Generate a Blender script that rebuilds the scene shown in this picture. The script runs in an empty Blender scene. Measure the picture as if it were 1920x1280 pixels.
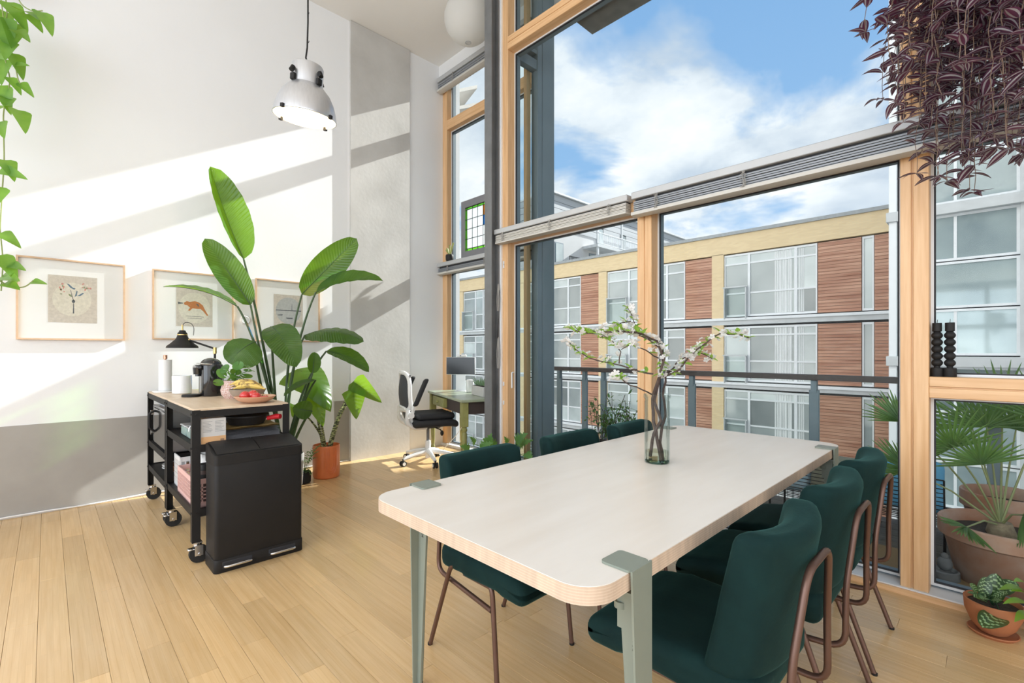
import bpy, bmesh, math, random
from mathutils import Vector, Matrix

R = math.radians
S = bpy.context.scene
COL = S.collection

# ---------------------------------------------------------------- camera
F, CX, HV, H = 890.0, 960.0, 657.0, 1.24          # focal length, centre, horizon in 1920x1280 pixels; eye height
YAW = math.atan2(890.0, 872.0)
FW = Vector((-math.sin(YAW), math.cos(YAW), 0)); RT = Vector((math.cos(YAW), math.sin(YAW), 0))
cam = bpy.data.objects.new('camera', bpy.data.cameras.new('camera'))
COL.objects.link(cam)
cam.location = (0, 0, H); cam.rotation_euler = (R(90), 0, YAW)
cam.data.sensor_width = 36; cam.data.lens = F / 1920 * 36; cam.data.shift_y = (HV - 640) / 1920
cam.data.clip_start = .05; cam.data.clip_end = 400
S.camera = cam

# ---------------------------------------------------------------- view, sky, sun, added fill light
vs = S.view_settings
vs.view_transform = 'Standard'; vs.look = 'None'; vs.gamma = 1; vs.use_curve_mapping = False
vs.exposure = 0.30
cy = S.cycles; cy.transparent_max_bounces = 16; cy.max_bounces = 6; cy.diffuse_bounces = 4; cy.glossy_bounces = 3; cy.transmission_bounces = 4
cy.caustics_reflective = False; cy.caustics_refractive = False; cy.adaptive_threshold = .04
SUN_DIR = Vector((-.15, -1, -.575))
SUN_POWER, SKY_POWER, BACK_FILL, SIDE_FILL = 9.0, 1.5, 255.0, 75.0  # sun and sky strength, then power of the two added fill lamps

w = bpy.data.worlds.new('sky'); S.world = w; w.use_nodes = True
nt = w.node_tree; nt.nodes.clear()
def N(tree, t, **kw):
    n = tree.nodes.new(t)
    for k, v in kw.items():
        if k in ('operation', 'blend_type', 'noise_dimensions', 'data_type', 'wave_type', 'bands_direction', 'feature', 'distance', 'noise_type', 'wave_profile', 'interpolation_type', 'vector_type', 'clamp'): setattr(n, k, v)
        else: n.inputs[k].default_value = v
    return n
def ramp(tree, stops, fac):
    n = tree.nodes.new('ShaderNodeValToRGB'); e = n.color_ramp.elements
    while len(e) < len(stops): e.new(.5)
    for i, (p, c) in enumerate(stops):
        e[i].position = p; e[i].color = (c[0], c[1], c[2], 1) if hasattr(c, '__len__') else (c, c, c, 1)
    tree.links.new(fac, n.inputs[0]); return n.outputs[0]
tc = N(nt, 'ShaderNodeTexCoord'); sep = N(nt, 'ShaderNodeSeparateXYZ'); nt.links.new(tc.outputs['Generated'], sep.inputs[0])
zz = N(nt, 'ShaderNodeMath', operation='MAXIMUM'); nt.links.new(sep.outputs[2], zz.inputs[0]); zz.inputs[1].default_value = 0.0
za = N(nt, 'ShaderNodeMath', operation='ADD'); nt.links.new(zz.outputs[0], za.inputs[0]); za.inputs[1].default_value = .28
dx = N(nt, 'ShaderNodeMath', operation='DIVIDE'); nt.links.new(sep.outputs[0], dx.inputs[0]); nt.links.new(za.outputs[0], dx.inputs[1])
dy = N(nt, 'ShaderNodeMath', operation='DIVIDE'); nt.links.new(sep.outputs[1], dy.inputs[0]); nt.links.new(za.outputs[0], dy.inputs[1])
cb = N(nt, 'ShaderNodeCombineXYZ'); nt.links.new(dx.outputs[0], cb.inputs[0]); nt.links.new(dy.outputs[0], cb.inputs[1]); cb.inputs[2].default_value = 3.7
cl = N(nt, 'ShaderNodeTexNoise', Scale=1.7, Detail=9.0, Roughness=.55, Distortion=.25); nt.links.new(cb.outputs[0], cl.inputs['Vector'])
cover = ramp(nt, [(.40, 0), (.455, .45), (.50, 1)], cl.outputs['Fac'])
sh = N(nt, 'ShaderNodeTexNoise', Scale=2.6, Detail=6.0, Roughness=.55); nt.links.new(cb.outputs[0], sh.inputs['Vector'])
white = ramp(nt, [(.38, (.35, .40, .47)), (.52, (.50, .53, .57)), (.64, (.60, .60, .61))], sh.outputs['Fac'])
blue = ramp(nt, [(0, (.36, .47, .58)), (.25, (.19, .32, .50)), (.8, (.11, .23, .43))], sep.outputs[2])
mx = N(nt, 'ShaderNodeMix', data_type='RGBA'); nt.links.new(cover, mx.inputs[0]); nt.links.new(blue, mx.inputs[6]); nt.links.new(white, mx.inputs[7])
gr = ramp(nt, [(.49, 0), (.5, 1)], N(nt, 'ShaderNodeMapRange').outputs[0])
mr = gr.node.inputs[0].links[0].from_node; nt.links.new(sep.outputs[2], mr.inputs[0]); mr.inputs[1].default_value = -1; mr.inputs[2].default_value = 1
m2 = N(nt, 'ShaderNodeMix', data_type='RGBA'); nt.links.new(gr, m2.inputs[0]); m2.inputs[6].default_value = (.33, .33, .31, 1); nt.links.new(mx.outputs[2], m2.inputs[7])
bg = N(nt, 'ShaderNodeBackground', Strength=SKY_POWER); nt.links.new(m2.outputs[2], bg.inputs[0])
wo = N(nt, 'ShaderNodeOutputWorld'); nt.links.new(bg.outputs[0], wo.inputs[0])

sd = bpy.data.lights.new('sun', 'SUN'); sd.energy = SUN_POWER; sd.angle = R(.6); sd.color = (1, .98, .95)
sun = bpy.data.objects.new('sun', sd); COL.objects.link(sun)
sun.rotation_euler = SUN_DIR.to_track_quat('-Z', 'Y').to_euler(); sun.location = (6, 20, 14)

def fill_light(name, loc, rot, sx, sy, power, color=(.86, .93, 1)):      # area lamp added out of view to brighten the room
    d = bpy.data.lights.new(name, 'AREA'); d.shape = 'RECTANGLE'; d.size = sx; d.size_y = sy; d.energy = power; d.color = color
    o = bpy.data.objects.new(name, d); COL.objects.link(o); o.location = loc; o.rotation_euler = rot
    return o
fill_light('fill_rear', (-.9, -3.92, 2.5), (R(90), 0, 0), 7.6, 4.2, BACK_FILL)  # added lamp across the rear opening, lifts the interior brightness
fill_light('fill_side', (3.42, -.3, 2.5), (R(90), 0, R(90)), 5.6, 4.2, SIDE_FILL)  # added lamp in front of the solid right wall, no window there

# ---------------------------------------------------------------- helpers
def at(u, v, d):                                   # the point seen at pixel (u, v), d metres ahead
    return Vector((0, 0, H)) + FW * d + RT * ((u - CX) / F * d) + Vector((0, 0, -(v - HV) / F * d))
def onX(u, v, X):
    k = FW.x + RT.x * (u - CX) / F; return at(u, v, X / k)
def onY(u, v, Y):
    k = FW.y + RT.y * (u - CX) / F; return at(u, v, Y / k)
def onZ(u, v, z):
    return at(u, v, (H - z) * F / (v - HV))

def tag(o, label=None, cat=None, group=None, kind=None):
    if label: o['label'] = label
    if cat: o['category'] = cat
    if group: o['group'] = group
    if kind: o['kind'] = kind
    return o
def thing(name, label, cat, loc=(0, 0, 0), rz=0.0, group=None, kind=None):
    o = bpy.data.objects.new(name, None); COL.objects.link(o)
    o.location = loc; o.rotation_euler = (0, 0, rz); o.empty_display_size = .05
    return tag(o, label, cat, group, kind)
def wmat(o):
    m = Matrix.Identity(4)
    while o: m = o.matrix_basis @ m; o = o.parent
    return m
def copy_tree(o, parent=None):
    c = o.copy(); COL.objects.link(c); c.parent = parent
    for ch in [x for x in o.children]: copy_tree(ch, c)
    return c

class MB:
    def __init__(s): s.bm = bmesh.new()
    def _xf(s, vs, M):
        if M is not None:
            for v in vs: v.co = M @ v.co
    def box(s, x0, x1, y0, y1, z0, z1, bev=0, seg=1, M=None):
        b = s.bm
        if x0 > x1: x0, x1 = x1, x0
        if y0 > y1: y0, y1 = y1, y0
        if z0 > z1: z0, z1 = z1, z0
        v = [b.verts.new((x, y, z)) for z in (z0, z1) for y in (y0, y1) for x in (x0, x1)]
        fs = [b.faces.new([v[i] for i in q]) for q in ((0, 2, 3, 1), (4, 5, 7, 6), (0, 1, 5, 4), (2, 6, 7, 3), (0, 4, 6, 2), (1, 3, 7, 5))]
        if bev:
            es = list({e for f in fs for e in f.edges})
            r = bmesh.ops.bevel(b, geom=es, offset=bev, segments=seg, profile=.5, affect='EDGES')
            vv = {x for f in r['faces'] for x in f.verts}
            todo = list(vv)
            seen = set(vv)
            while todo:
                q = todo.pop()
                for e in q.link_edges:
                    o = e.other_vert(q)
                    if o not in seen: seen.add(o); todo.append(o)
            v = list(seen)
        s._xf(v, M); return s
    def prism(s, poly, z0, z1, M=None, bev=0):
        b = s.bm; n = len(poly)
        lo = [b.verts.new((x, y, z0)) for x, y in poly]; hi = [b.verts.new((x, y, z1)) for x, y in poly]
        a = b.faces.new(lo[::-1]); c = b.faces.new(hi)
        for i in range(n): b.faces.new((lo[i], lo[(i + 1) % n], hi[(i + 1) % n], hi[i]))
        vv = lo + hi
        if bev:
            r = bmesh.ops.bevel(b, geom=list(a.edges) + list(c.edges), offset=bev, segments=2, profile=.5, affect='EDGES')
            vv = list({x for f in r['faces'] for x in f.verts} | {x for x in vv if x.is_valid})
        s._xf(vv, M); return s
    def lathe(s, prof, c=(0, 0, 0), n=24, M=None):
        b = s.bm; rings = []; allv = []
        for r, z in prof:
            if r < 1e-6: ring = [b.verts.new((c[0], c[1], c[2] + z))]
            else: ring = [b.verts.new((c[0] + r * math.cos(2 * math.pi * i / n), c[1] + r * math.sin(2 * math.pi * i / n), c[2] + z)) for i in range(n)]
            rings.append(ring); allv += ring
        for p, q in zip(rings, rings[1:]):
            for i in range(n):
                j = (i + 1) % n
                if len(p) == 1 and len(q) == 1: break
                if len(p) == 1: b.faces.new((p[0], q[j], q[i]))
                elif len(q) == 1: b.faces.new((p[i], p[j], q[0]))
                else: b.faces.new((p[i], p[j], q[j], q[i]))
        s._xf(allv, M); return s
    def tube(s, pts, r, n=8, cap=True, fil=0, fs=4, closed=False):
        P = [Vector(p) for p in pts]
        if fil and len(P) > 2:
            Q = [P[0]] if not closed else []
            rng = range(1, len(P) - 1) if not closed else range(len(P))
            for i in rng:
                a, c, e = P[i - 1], P[i], P[(i + 1) % len(P)]
                d1, d2 = (a - c), (e - c); f = min(fil, d1.length * .48, d2.length * .48)
                p1, p2 = c + d1.normalized() * f, c + d2.normalized() * f
                for k in range(fs + 1):
                    t = k / fs; Q.append(p1 * (1 - t) ** 2 + c * 2 * t * (1 - t) + p2 * t * t)
            if not closed: Q.append(P[-1])
            P = Q
        m = len(P); rr = r if hasattr(r, '__len__') else None
        b = s.bm; rings = []; nrm = None
        for i in range(m):
            if closed: t = (P[(i + 1) % m] - P[i - 1])
            else: t = (P[min(i + 1, m - 1)] - P[max(i - 1, 0)])
            t = t.normalized() if t.length > 1e-9 else Vector((0, 0, 1))
            if nrm is None:
                nrm = t.cross(Vector((0, 0, 1)))
                if nrm.length < .05: nrm = t.cross(Vector((1, 0, 0)))
            nrm = (nrm - t * nrm.dot(t)).normalized(); bi = t.cross(nrm)
            ra = (rr[0] + (rr[-1] - rr[0]) * i / (m - 1) if len(rr) == 2 else rr[min(i, len(rr) - 1)]) if rr else r
            rings.append([b.verts.new(P[i] + (nrm * math.cos(2 * math.pi * k / n) + bi * math.sin(2 * math.pi * k / n)) * ra) for k in range(n)])
        pr = list(zip(rings, rings[1:])) + ([(rings[-1], rings[0])] if closed else [])
        for p, q in pr:
            for k in range(n): b.faces.new((p[k], p[(k + 1) % n], q[(k + 1) % n], q[k]))
        if cap and not closed: b.faces.new(rings[0][::-1]); b.faces.new(rings[-1])
        return s
    def cyl(s, p0, p1, r0, r1=None, n=14):
        return s.tube([p0, p1], [r0, r0 if r1 is None else r1], n)
    def sph(s, c, rx, ry=None, rz=None, nu=12, nv=8, M=None):
        ry = rx if ry is None else ry; rz = rx if rz is None else rz
        T = Matrix.Translation(c) @ (M if M is not None else Matrix.Identity(4)) @ Matrix.Diagonal((rx, ry, rz, 1))
        return s.lathe([(math.sin(math.pi * i / nv), -math.cos(math.pi * i / nv)) for i in range(nv + 1)], n=nu, M=T)
    def grid(s, fn, nu, nv):
        b = s.bm; V = [[b.verts.new(fn(i / nu, j / nv)) for j in range(nv + 1)] for i in range(nu + 1)]
        uv = b.loops.layers.uv.verify()
        for i in range(nu):
            for j in range(nv):
                f = b.faces.new((V[i][j], V[i + 1][j], V[i + 1][j + 1], V[i][j + 1]))
                for l, (a, c) in zip(f.loops, ((i, j), (i + 1, j), (i + 1, j + 1), (i, j + 1))): l[uv].uv = (a / nu, c / nv)
        return s
    def poly(s, pts):
        s.bm.faces.new([s.bm.verts.new(p) for p in pts]); return s
    def mesh(s, name, mat, ang=38):
        b = s.bm; b.normal_update()
        for f in b.faces: f.smooth = True
        c = math.cos(R(ang))
        for e in b.edges:
            if len(e.link_faces) == 2 and e.link_faces[0].normal.dot(e.link_faces[1].normal) < c: e.smooth = False
        me = bpy.data.meshes.new(name); b.to_mesh(me); b.free()
        if mat is not None:
            for m in (mat if isinstance(mat, (list, tuple)) else [mat]): me.materials.append(m)
        return me
    def build(s, name, mat, parent=None, world=True, fix=True):
        if fix: bmesh.ops.recalc_face_normals(s.bm, faces=s.bm.faces)
        if parent is not None and world:
            inv = wmat(parent).inverted()
            for v in s.bm.verts: v.co = inv @ v.co
        return link(name, s.mesh(name, mat), parent)
def link(name, me, parent=None, loc=None, rot=None, scale=None):
    o = bpy.data.objects.new(name, me); COL.objects.link(o)
    if parent is not None: o.parent = parent
    if loc is not None: o.location = loc
    if rot is not None: o.rotation_euler = rot
    if scale is not None: o.scale = scale
    return o
def rrect(x0, x1, y0, y1, r, n=6):
    out = []
    for cx, cy, a in ((x1 - r, y1 - r, 0), (x0 + r, y1 - r, 90), (x0 + r, y0 + r, 180), (x1 - r, y0 + r, 270)):
        for k in range(n + 1): t = R(a + 90 * k / n); out.append((cx + r * math.cos(t), cy + r * math.sin(t)))
    return out
def TM(loc, rz=0, rx=0, ry=0):
    return Matrix.Translation(loc) @ Matrix.Rotation(rz, 4, 'Z') @ Matrix.Rotation(ry, 4, 'Y') @ Matrix.Rotation(rx, 4, 'X')
def solo(name, mb, mat, label, cat, group=None, kind=None):       # a thing that is one mesh, its origin at its base
    vs_ = [v.co for v in mb.bm.verts]
    c = Vector((sum(v.x for v in vs_) / len(vs_), sum(v.y for v in vs_) / len(vs_), min(v.z for v in vs_)))
    for v in mb.bm.verts: v.co -= c
    bmesh.ops.recalc_face_normals(mb.bm, faces=mb.bm.faces)
    o = link(name, mb.mesh(name, mat)); o.location = c
    return tag(o, label, cat, group, kind)

# ---------------------------------------------------------------- materials
def mat(name, col, rough=.5, metal=0.0, var=0.0, scale=8.0, bump=0.0, bscale=60.0, stretch=None, coat=0.0, sheen=0.0, spec=.5, rand=0.0, col2=None, em=None, emp=0.0, sss=0.0, detail=4.0):
    m = bpy.data.materials.new(name); m.use_nodes = True; t = m.node_tree
    p = t.nodes['Principled BSDF']
    p.inputs['Roughness'].default_value = rough; p.inputs['Metallic'].default_value = metal
    p.inputs['Specular IOR Level'].default_value = spec; p.inputs['Coat Weight'].default_value = coat; p.inputs['Sheen Weight'].default_value = sheen
    if sheen: p.inputs['Sheen Roughness'].default_value = .35; p.inputs['Sheen Tint'].default_value = (.25, .9, .8, 1)
    if em: p.inputs['Emission Color'].default_value = (*em, 1); p.inputs['Emission Strength'].default_value = emp
    pos = N(t, 'ShaderNodeNewGeometry').outputs['Position']
    if stretch:
        mp = N(t, 'ShaderNodeVectorMath', operation='MULTIPLY'); t.links.new(pos, mp.inputs[0]); mp.inputs[1].default_value = stretch; pos = mp.outputs[0]
    out = None
    nz = N(t, 'ShaderNodeTexNoise', Scale=scale, Detail=detail, Roughness=.55); t.links.new(pos, nz.inputs['Vector'])
    c2 = col2 if col2 else tuple(max(0, c * (1 - var)) for c in col)
    c1 = col if col2 else tuple(min(1, c * (1 + var * .6)) for c in col)
    out = ramp(t, [(.3, c2), (.7, c1)], nz.outputs['Fac'])
    if rand:
        oi = N(t, 'ShaderNodeObjectInfo'); mr = N(t, 'ShaderNodeMapRange'); t.links.new(oi.outputs['Random'], mr.inputs[0])
        mr.inputs[3].default_value = 1 - rand; mr.inputs[4].default_value = 1 + rand * .6
        h = N(t, 'ShaderNodeHueSaturation'); t.links.new(out, h.inputs['Color']); t.links.new(mr.outputs[0], h.inputs['Value']); out = h.outputs[0]
    t.links.new(out, p.inputs['Base Color'])
    if bump:
        bn = N(t, 'ShaderNodeTexNoise', Scale=bscale, Detail=5.0); t.links.new(pos, bn.inputs['Vector'])
        b = N(t, 'ShaderNodeBump', Strength=bump, Distance=.01); t.links.new(bn.outputs['Fac'], b.inputs['Height']); t.links.new(b.outputs[0], p.inputs['Normal'])
    return m
def leafmat(name, col, col2, trans=.45, rough=.35, stripe=None, rand=.2, tcol=None, veins=0):
    m = mat(name, col, rough, var=.2, scale=14, col2=col2, rand=rand); t = m.node_tree
    p = t.nodes['Principled BSDF']; o = t.nodes['Material Output']
    src = p.inputs['Base Color'].links[0].from_socket
    if veins:                                    # side veins running from the midrib to the margin
        ux = N(t, 'ShaderNodeTexCoord'); su = N(t, 'ShaderNodeSeparateXYZ'); t.links.new(ux.outputs['UV'], su.inputs[0])
        c5 = N(t, 'ShaderNodeMath', operation='SUBTRACT'); t.links.new(su.outputs[1], c5.inputs[0]); c5.inputs[1].default_value = .5
        ab = N(t, 'ShaderNodeMath', operation='ABSOLUTE'); t.links.new(c5.outputs[0], ab.inputs[0])
        m1 = N(t, 'ShaderNodeMath', operation='MULTIPLY'); t.links.new(ab.outputs[0], m1.inputs[0]); m1.inputs[1].default_value = -.28
        a1 = N(t, 'ShaderNodeMath', operation='ADD'); t.links.new(su.outputs[0], a1.inputs[0]); t.links.new(m1.outputs[0], a1.inputs[1])
        m3 = N(t, 'ShaderNodeMath', operation='MULTIPLY'); t.links.new(a1.outputs[0], m3.inputs[0]); m3.inputs[1].default_value = 6.283 * veins
        sn = N(t, 'ShaderNodeMath', operation='SINE'); t.links.new(m3.outputs[0], sn.inputs[0])
        vc = ramp(t, [(.55, (.93, .93, .93)), (.95, (1.0, 1.0, 1.0))], sn.outputs[0]); vm = N(t, 'ShaderNodeMix', data_type='RGBA', blend_type='MULTIPLY'); vm.inputs[0].default_value = 1
        rb = ramp(t, [(.015, (1.0, 1.0, .8)), (.04, (.78, .8, .78))], ab.outputs[0]); v2 = N(t, 'ShaderNodeMix', data_type='RGBA', blend_type='MULTIPLY'); v2.inputs[0].default_value = 1
        t.links.new(src, vm.inputs[6]); t.links.new(vc, vm.inputs[7]); t.links.new(vm.outputs[2], v2.inputs[6]); t.links.new(rb, v2.inputs[7]); src = v2.outputs[2]; t.links.new(src, p.inputs['Base Color'])
        bmp = N(t, 'ShaderNodeBump', Strength=.35, Distance=.004); t.links.new(sn.outputs[0], bmp.inputs['Height']); t.links.new(bmp.outputs[0], p.inputs['Normal'])
    tr = N(t, 'ShaderNodeBsdfTranslucent'); br = N(t, 'ShaderNodeMix', data_type='RGBA', blend_type='MIX'); br.inputs[0].default_value = .75
    t.links.new(src, br.inputs[6]); br.inputs[7].default_value = (*(tcol or (.42, .72, .06)), 1); t.links.new(br.outputs[2], tr.inputs[0])
    ms = N(t, 'ShaderNodeMixShader'); ms.inputs[0].default_value = trans
    t.links.new(p.outputs[0], ms.inputs[1]); t.links.new(tr.outputs[0], ms.inputs[2]); t.links.new(ms.outputs[0], o.inputs[0])
    return m
def glassmat(name, tint=(.97, .99, .985), edge=(.80, .90, .88), refl=.9, blend=.18):
    m = bpy.data.materials.new(name); m.use_nodes = True; t = m.node_tree; t.nodes.clear()
    lw = N(t, 'ShaderNodeLayerWeight', Blend=blend); tr = N(t, 'ShaderNodeBsdfTransparent'); gl = N(t, 'ShaderNodeBsdfGlossy', Roughness=.015)
    cr = ramp(t, [(0, tint), (1, edge)], lw.outputs['Facing']); t.links.new(cr, tr.inputs[0])
    mm = N(t, 'ShaderNodeMath', operation='MULTIPLY'); t.links.new(lw.outputs['Fresnel'], mm.inputs[0]); mm.inputs[1].default_value = refl
    ms = N(t, 'ShaderNodeMixShader'); t.links.new(mm.outputs[0], ms.inputs[0]); t.links.new(tr.outputs[0], ms.inputs[1]); t.links.new(gl.outputs[0], ms.inputs[2])
    o = N(t, 'ShaderNodeOutputMaterial'); t.links.new(ms.outputs[0], o.inputs[0]); return m

M = {}
M['white_wall'] = mat('white_wall', (.845, .85, .86), .8, var=.015, scale=2, bump=.05, bscale=30)
M['ceiling'] = mat('ceiling_paint', (.85, .83, .80), .85, var=.015, scale=2)
M['concrete'] = mat('concrete', (.60, .585, .56), .75, col2=(.48, .465, .44), scale=2.2, detail=7, bump=.12, bscale=25)
M['wainscot'] = mat('grey_wall_paint', (.40, .38, .35), .6, col2=(.35, .33, .305), scale=3, detail=7, bump=.06, bscale=12)
M['pine_v'] = mat('larch_upright', (.80, .52, .285), .45, col2=(.66, .38, .18), stretch=(14, 14, .7), scale=3.5, bump=.04, bscale=8, coat=.1)
M['pine_h'] = mat('larch_rail', (.80, .52, .285), .45, col2=(.66, .38, .18), stretch=(.7, 14, 14), scale=3.5, bump=.04, bscale=8, coat=.1)
M['alu'] = mat('grey_aluminium', (.50, .51, .52), .4, metal=.3, var=.04)
M['alu_white'] = mat('pale_aluminium', (.74, .76, .78), .4, metal=.1, var=.03)
M['steel_blue'] = mat('blue_grey_steel', (.20, .25, .285), .5, metal=.1, var=.06, scale=5)
M['steel_raw'] = mat('raw_grey_steel', (.20, .205, .21), .5, metal=.35, var=.18, scale=5, bump=.05)
M['glass'] = glassmat('window_glass', (.965, .985, .98), (.85, .92, .91), .8, .12)
M['black_gap'] = mat('dark_gasket', (.03, .03, .035), .7)
M['black'] = mat('black_powder_coat', (.016, .015, .015), .55, spec=.3, var=.1, bump=.03, bscale=200)
M['black_gloss'] = mat('black_gloss', (.012, .012, .013), .12, coat=.6)
M['chrome'] = mat('chrome', (.75, .75, .76), .2, metal=1)
M['brass'] = mat('brass', (.72, .50, .20), .3, metal=1)
M['copper'] = mat('copper', (.62, .33, .22), .3, metal=.9)
M['white'] = mat('white_plastic', (.82, .82, .82), .4, var=.01)
M['soil'] = mat('dark_soil', (.05, .035, .025), .95, var=.4, scale=60, bump=.6, bscale=90)
M['terracotta'] = mat('terracotta', (.45, .17, .075), .7, var=.12, scale=9, bump=.08)
# ================================================================ the room
random.seed(7)
XL, YF, YG, YB, YBG, ZC = -5.10, 3.138, 3.24, 3.72, 3.80, 4.95     # left wall, window frame and glass, bay frame and glass, ceiling
def st(name): return thing(name, None, None, kind='structure')

# floor: bamboo boards laid across the room
floor = link('floor', MB().box(XL, 3.5, -4, 3.85, -.2, -.0125).mesh('floor', mat('floor_underlay', (.30, .19, .09), .8)))
tag(floor, kind='structure')
def bamboo():
    m = mat('bamboo', (.79, .545, .285), .3, col2=(.70, .445, .20), stretch=(1.1, 26, 1), scale=2.2, rand=.13, coat=.25)
    t = m.node_tree; p = t.nodes['Principled BSDF']; src = p.inputs['Base Color'].links[0].from_socket
    pos = N(t, 'ShaderNodeNewGeometry').outputs['Position']; oi = N(t, 'ShaderNodeObjectInfo')
    ad = N(t, 'ShaderNodeVectorMath', operation='ADD'); t.links.new(pos, ad.inputs[0]); cbx = N(t, 'ShaderNodeCombineXYZ'); t.links.new(oi.outputs['Random'], cbx.inputs[0]); t.links.new(cbx.outputs[0], ad.inputs[1])
    br = N(t, 'ShaderNodeTexBrick'); br.offset = .37; br.squash = 1; t.links.new(ad.outputs[0], br.inputs['Vector'])
    br.inputs['Scale'].default_value = 1; br.inputs['Brick Width'].default_value = .31; br.inputs['Row Height'].default_value = .02; br.inputs['Mortar Size'].default_value = .0012; br.inputs['Mortar Smooth'].default_value = .8
    br.inputs['Color1'].default_value = (.9, .9, .9, 1); br.inputs['Color2'].default_value = (1, 1, 1, 1); br.inputs['Mortar'].default_value = (.80, .74, .66, 1)
    mx = N(t, 'ShaderNodeMix', data_type='RGBA', blend_type='MULTIPLY'); mx.inputs[0].default_value = .55
    t.links.new(src, mx.inputs[6]); t.links.new(br.outputs['Color'], mx.inputs[7]); t.links.new(mx.outputs[2], p.inputs['Base Color'])
    p.inputs['Coat Roughness'].default_value = .12
    return m
M['bamboo'] = bamboo()
pm = MB().box(-.5, .5, -.0504, .0504, -.012, 0, bev=.0006).mesh('floor_plank', M['bamboo'])
rest = MB(); PW = .1018; row = 0; y = -4.0
while y < 3.84:
    yc = y + PW / 2; x = XL + random.uniform(-.9, 0)
    while x < 3.5:
        L = random.choice((.96, .96, 1.2, .72)); a, b = max(x, XL), min(x + L, 3.5); x += L
        if b - a < .02: continue
        inb = yc < 3.1 or b < -3.3
        if -.75 < yc < 3.15 and a < .9:
            if yc < 3.10 or b < -3.2:
                link('floor_plank', pm, floor, ((a + b) / 2, yc, 0), scale=(b - a - .0008, 1, 1))
            continue
        if yc > 3.15 and (a > -3.3): continue
        if yc > 3.15: b = min(b, -3.32)
        rest.box(a + .0005, b - .0005, yc - .0504, yc + .0504, -.012, 0)
    y += PW
ro = rest.build('floor_boards', M['bamboo'], floor, False); tag(ro, kind='stuff')

# left wall with grey painted dado and a raised concrete column face
wl = link('wall_left', MB().box(-5.4, XL, -4, 2.435, -.2, ZC).box(-5.4, XL, 3.2, 4.0, -.2, ZC).box(-5.4, XL - .1, 2.3, 3.4, -.2, ZC).mesh('wall_left', M['white_wall'])); tag(wl, kind='structure')
MB().box(XL - .05, XL + .03, 2.435, 3.20, 0, ZC - .004).build('concrete_column', M['concrete'], wl, False)
MB().box(XL - .01, XL + .003, -4, 2.43, .012, .682).build('grey_dado', M['wainscot'], wl, False)
tr = MB().tube([(XL + .012, -4 + i * .2, .012 + .004 * math.sin(i * 1.7)) for i in range(33)], .006, 6).build('trim_1', M['white'], wl, False)
cl_ = link('ceiling', MB().box(-5.4, 3.7, -4.2, 4.05, ZC, ZC + .2).mesh('ceiling', M['ceiling'])); tag(cl_, kind='structure')
# walls behind the photographer, unseen, the rear one with an opening
wb = link('wall_back', MB().box(-5.4, 3.7, -4.2, -4, -.2, .3).box(-5.4, 3.7, -4.2, -4, 4.6, ZC).box(-5.4, -4.8, -4.2, -4, .3, 4.6).box(3.0, 3.7, -4.2, -4, .3, 4.6).mesh('wall_back', M['white_wall'])); tag(wb, kind='structure')
wr = link('wall_right', MB().box(3.5, 3.7, -4, 3.4, -.2, ZC).mesh('wall_right', M['white_wall'])); tag(wr, kind='structure')
wf = link('wall_front', MB().box(-3.385, -3.335, 3.12, 3.30, 0, ZC).box(-5.4, -3.3, 3.66, 3.83, 4.77, ZC).box(-5.4, -3.3, 3.70, 3.83, -.2, .03).mesh('wall_front', M['white_wall'])); tag(wf, kind='structure')

# ---- main window wall
def pane(parent, x0, x1, z0, z1, Y=YG, name='glass_pane'):
    MB().box(x0, x1, Y - .003, Y + .003, z0, z1).build(name, M['glass'], parent)
def bead(mb, x0, x1, z0, z1, Y, w_=.012, dpt=.012):                      # pale glazing bead around a pane
    mb.box(x0, x0 + w_, Y - dpt, Y + .004, z0, z1).box(x1 - w_, x1, Y - dpt, Y + .004, z0, z1).box(x0 + w_, x1 - w_, Y - dpt, Y + .004, z0, z0 + w_).box(x0 + w_, x1 - w_, Y - dpt, Y + .004, z1 - w_, z1)
def light(win, x0, x1, z0, z1, Y=YG):
    b = MB(); bead(b, x0, x1, z0, z1, Y); b.build('glazing_bead', M['alu_white'], win)
    g = MB(); bead(g, x0 + .012, x1 - .012, z0 + .012, z1 - .012, Y, .007, .008); g.build('gasket', M['black_gap'], win)
    pane(win, x0 + .01, x1 - .01, z0 + .01, z1 - .01, Y)
    f = MB(); bead(f, x0 - .035, x1 + .035, z0 - .035, z1 + .035, Y + .05, .05, .04); f.build('outer_frame', M['steel_blue'], win)
ZT0, ZT1, ZU0, ZU1 = 2.264, 2.40, 4.11, 4.234
def beam_v(win, x0, x1, z0, z1, y0=YF, y1=YG + .03, groove=None):
    m = MB()
    if groove: m.box(x0, groove - .003, y0, y1, z0, z1, .003).box(groove + .003, x1, y0, y1, z0, z1, .003).box(groove - .004, groove + .004, y0 + .008, y1, z0, z1)
    else: m.box(x0, x1, y0, y1, z0, z1, .003)
    m.build('post', M['pine_v'], win)
def beam_h(win, x0, x1, z0, z1, y0=YF, y1=YG + .03, groove=None, name='transom'):
    m = MB()
    if groove: m.box(x0, x1, y0, y1, z0, groove - .003, .003).box(x0, x1, y0, y1, groove + .003, z1, .003).box(x0, x1, y0 + .008, y1, groove - .004, groove + .004)
    else: m.box(x0, x1, y0, y1, z0, z1, .003)
    m.build(name, M['pine_h'], win)
XA0, XA1 = -3.335, -3.262                     # left frame post
XP0, XP1 = -1.871, -1.755                     # post between the two middle windows
XR0, XR1 = -.3475, -.235                       # post beside the candles
XE = 3.5
w1 = st('window_1'); w2 = st('window_2'); w3 = st('window_3')
beam_v(w1, XA0, XA1, .03, ZC)
beam_h(w1, XA1, XP0, ZT0, ZT1); beam_h(w1, XA1, 1.6, ZU0, ZU1, groove=4.175)
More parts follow.
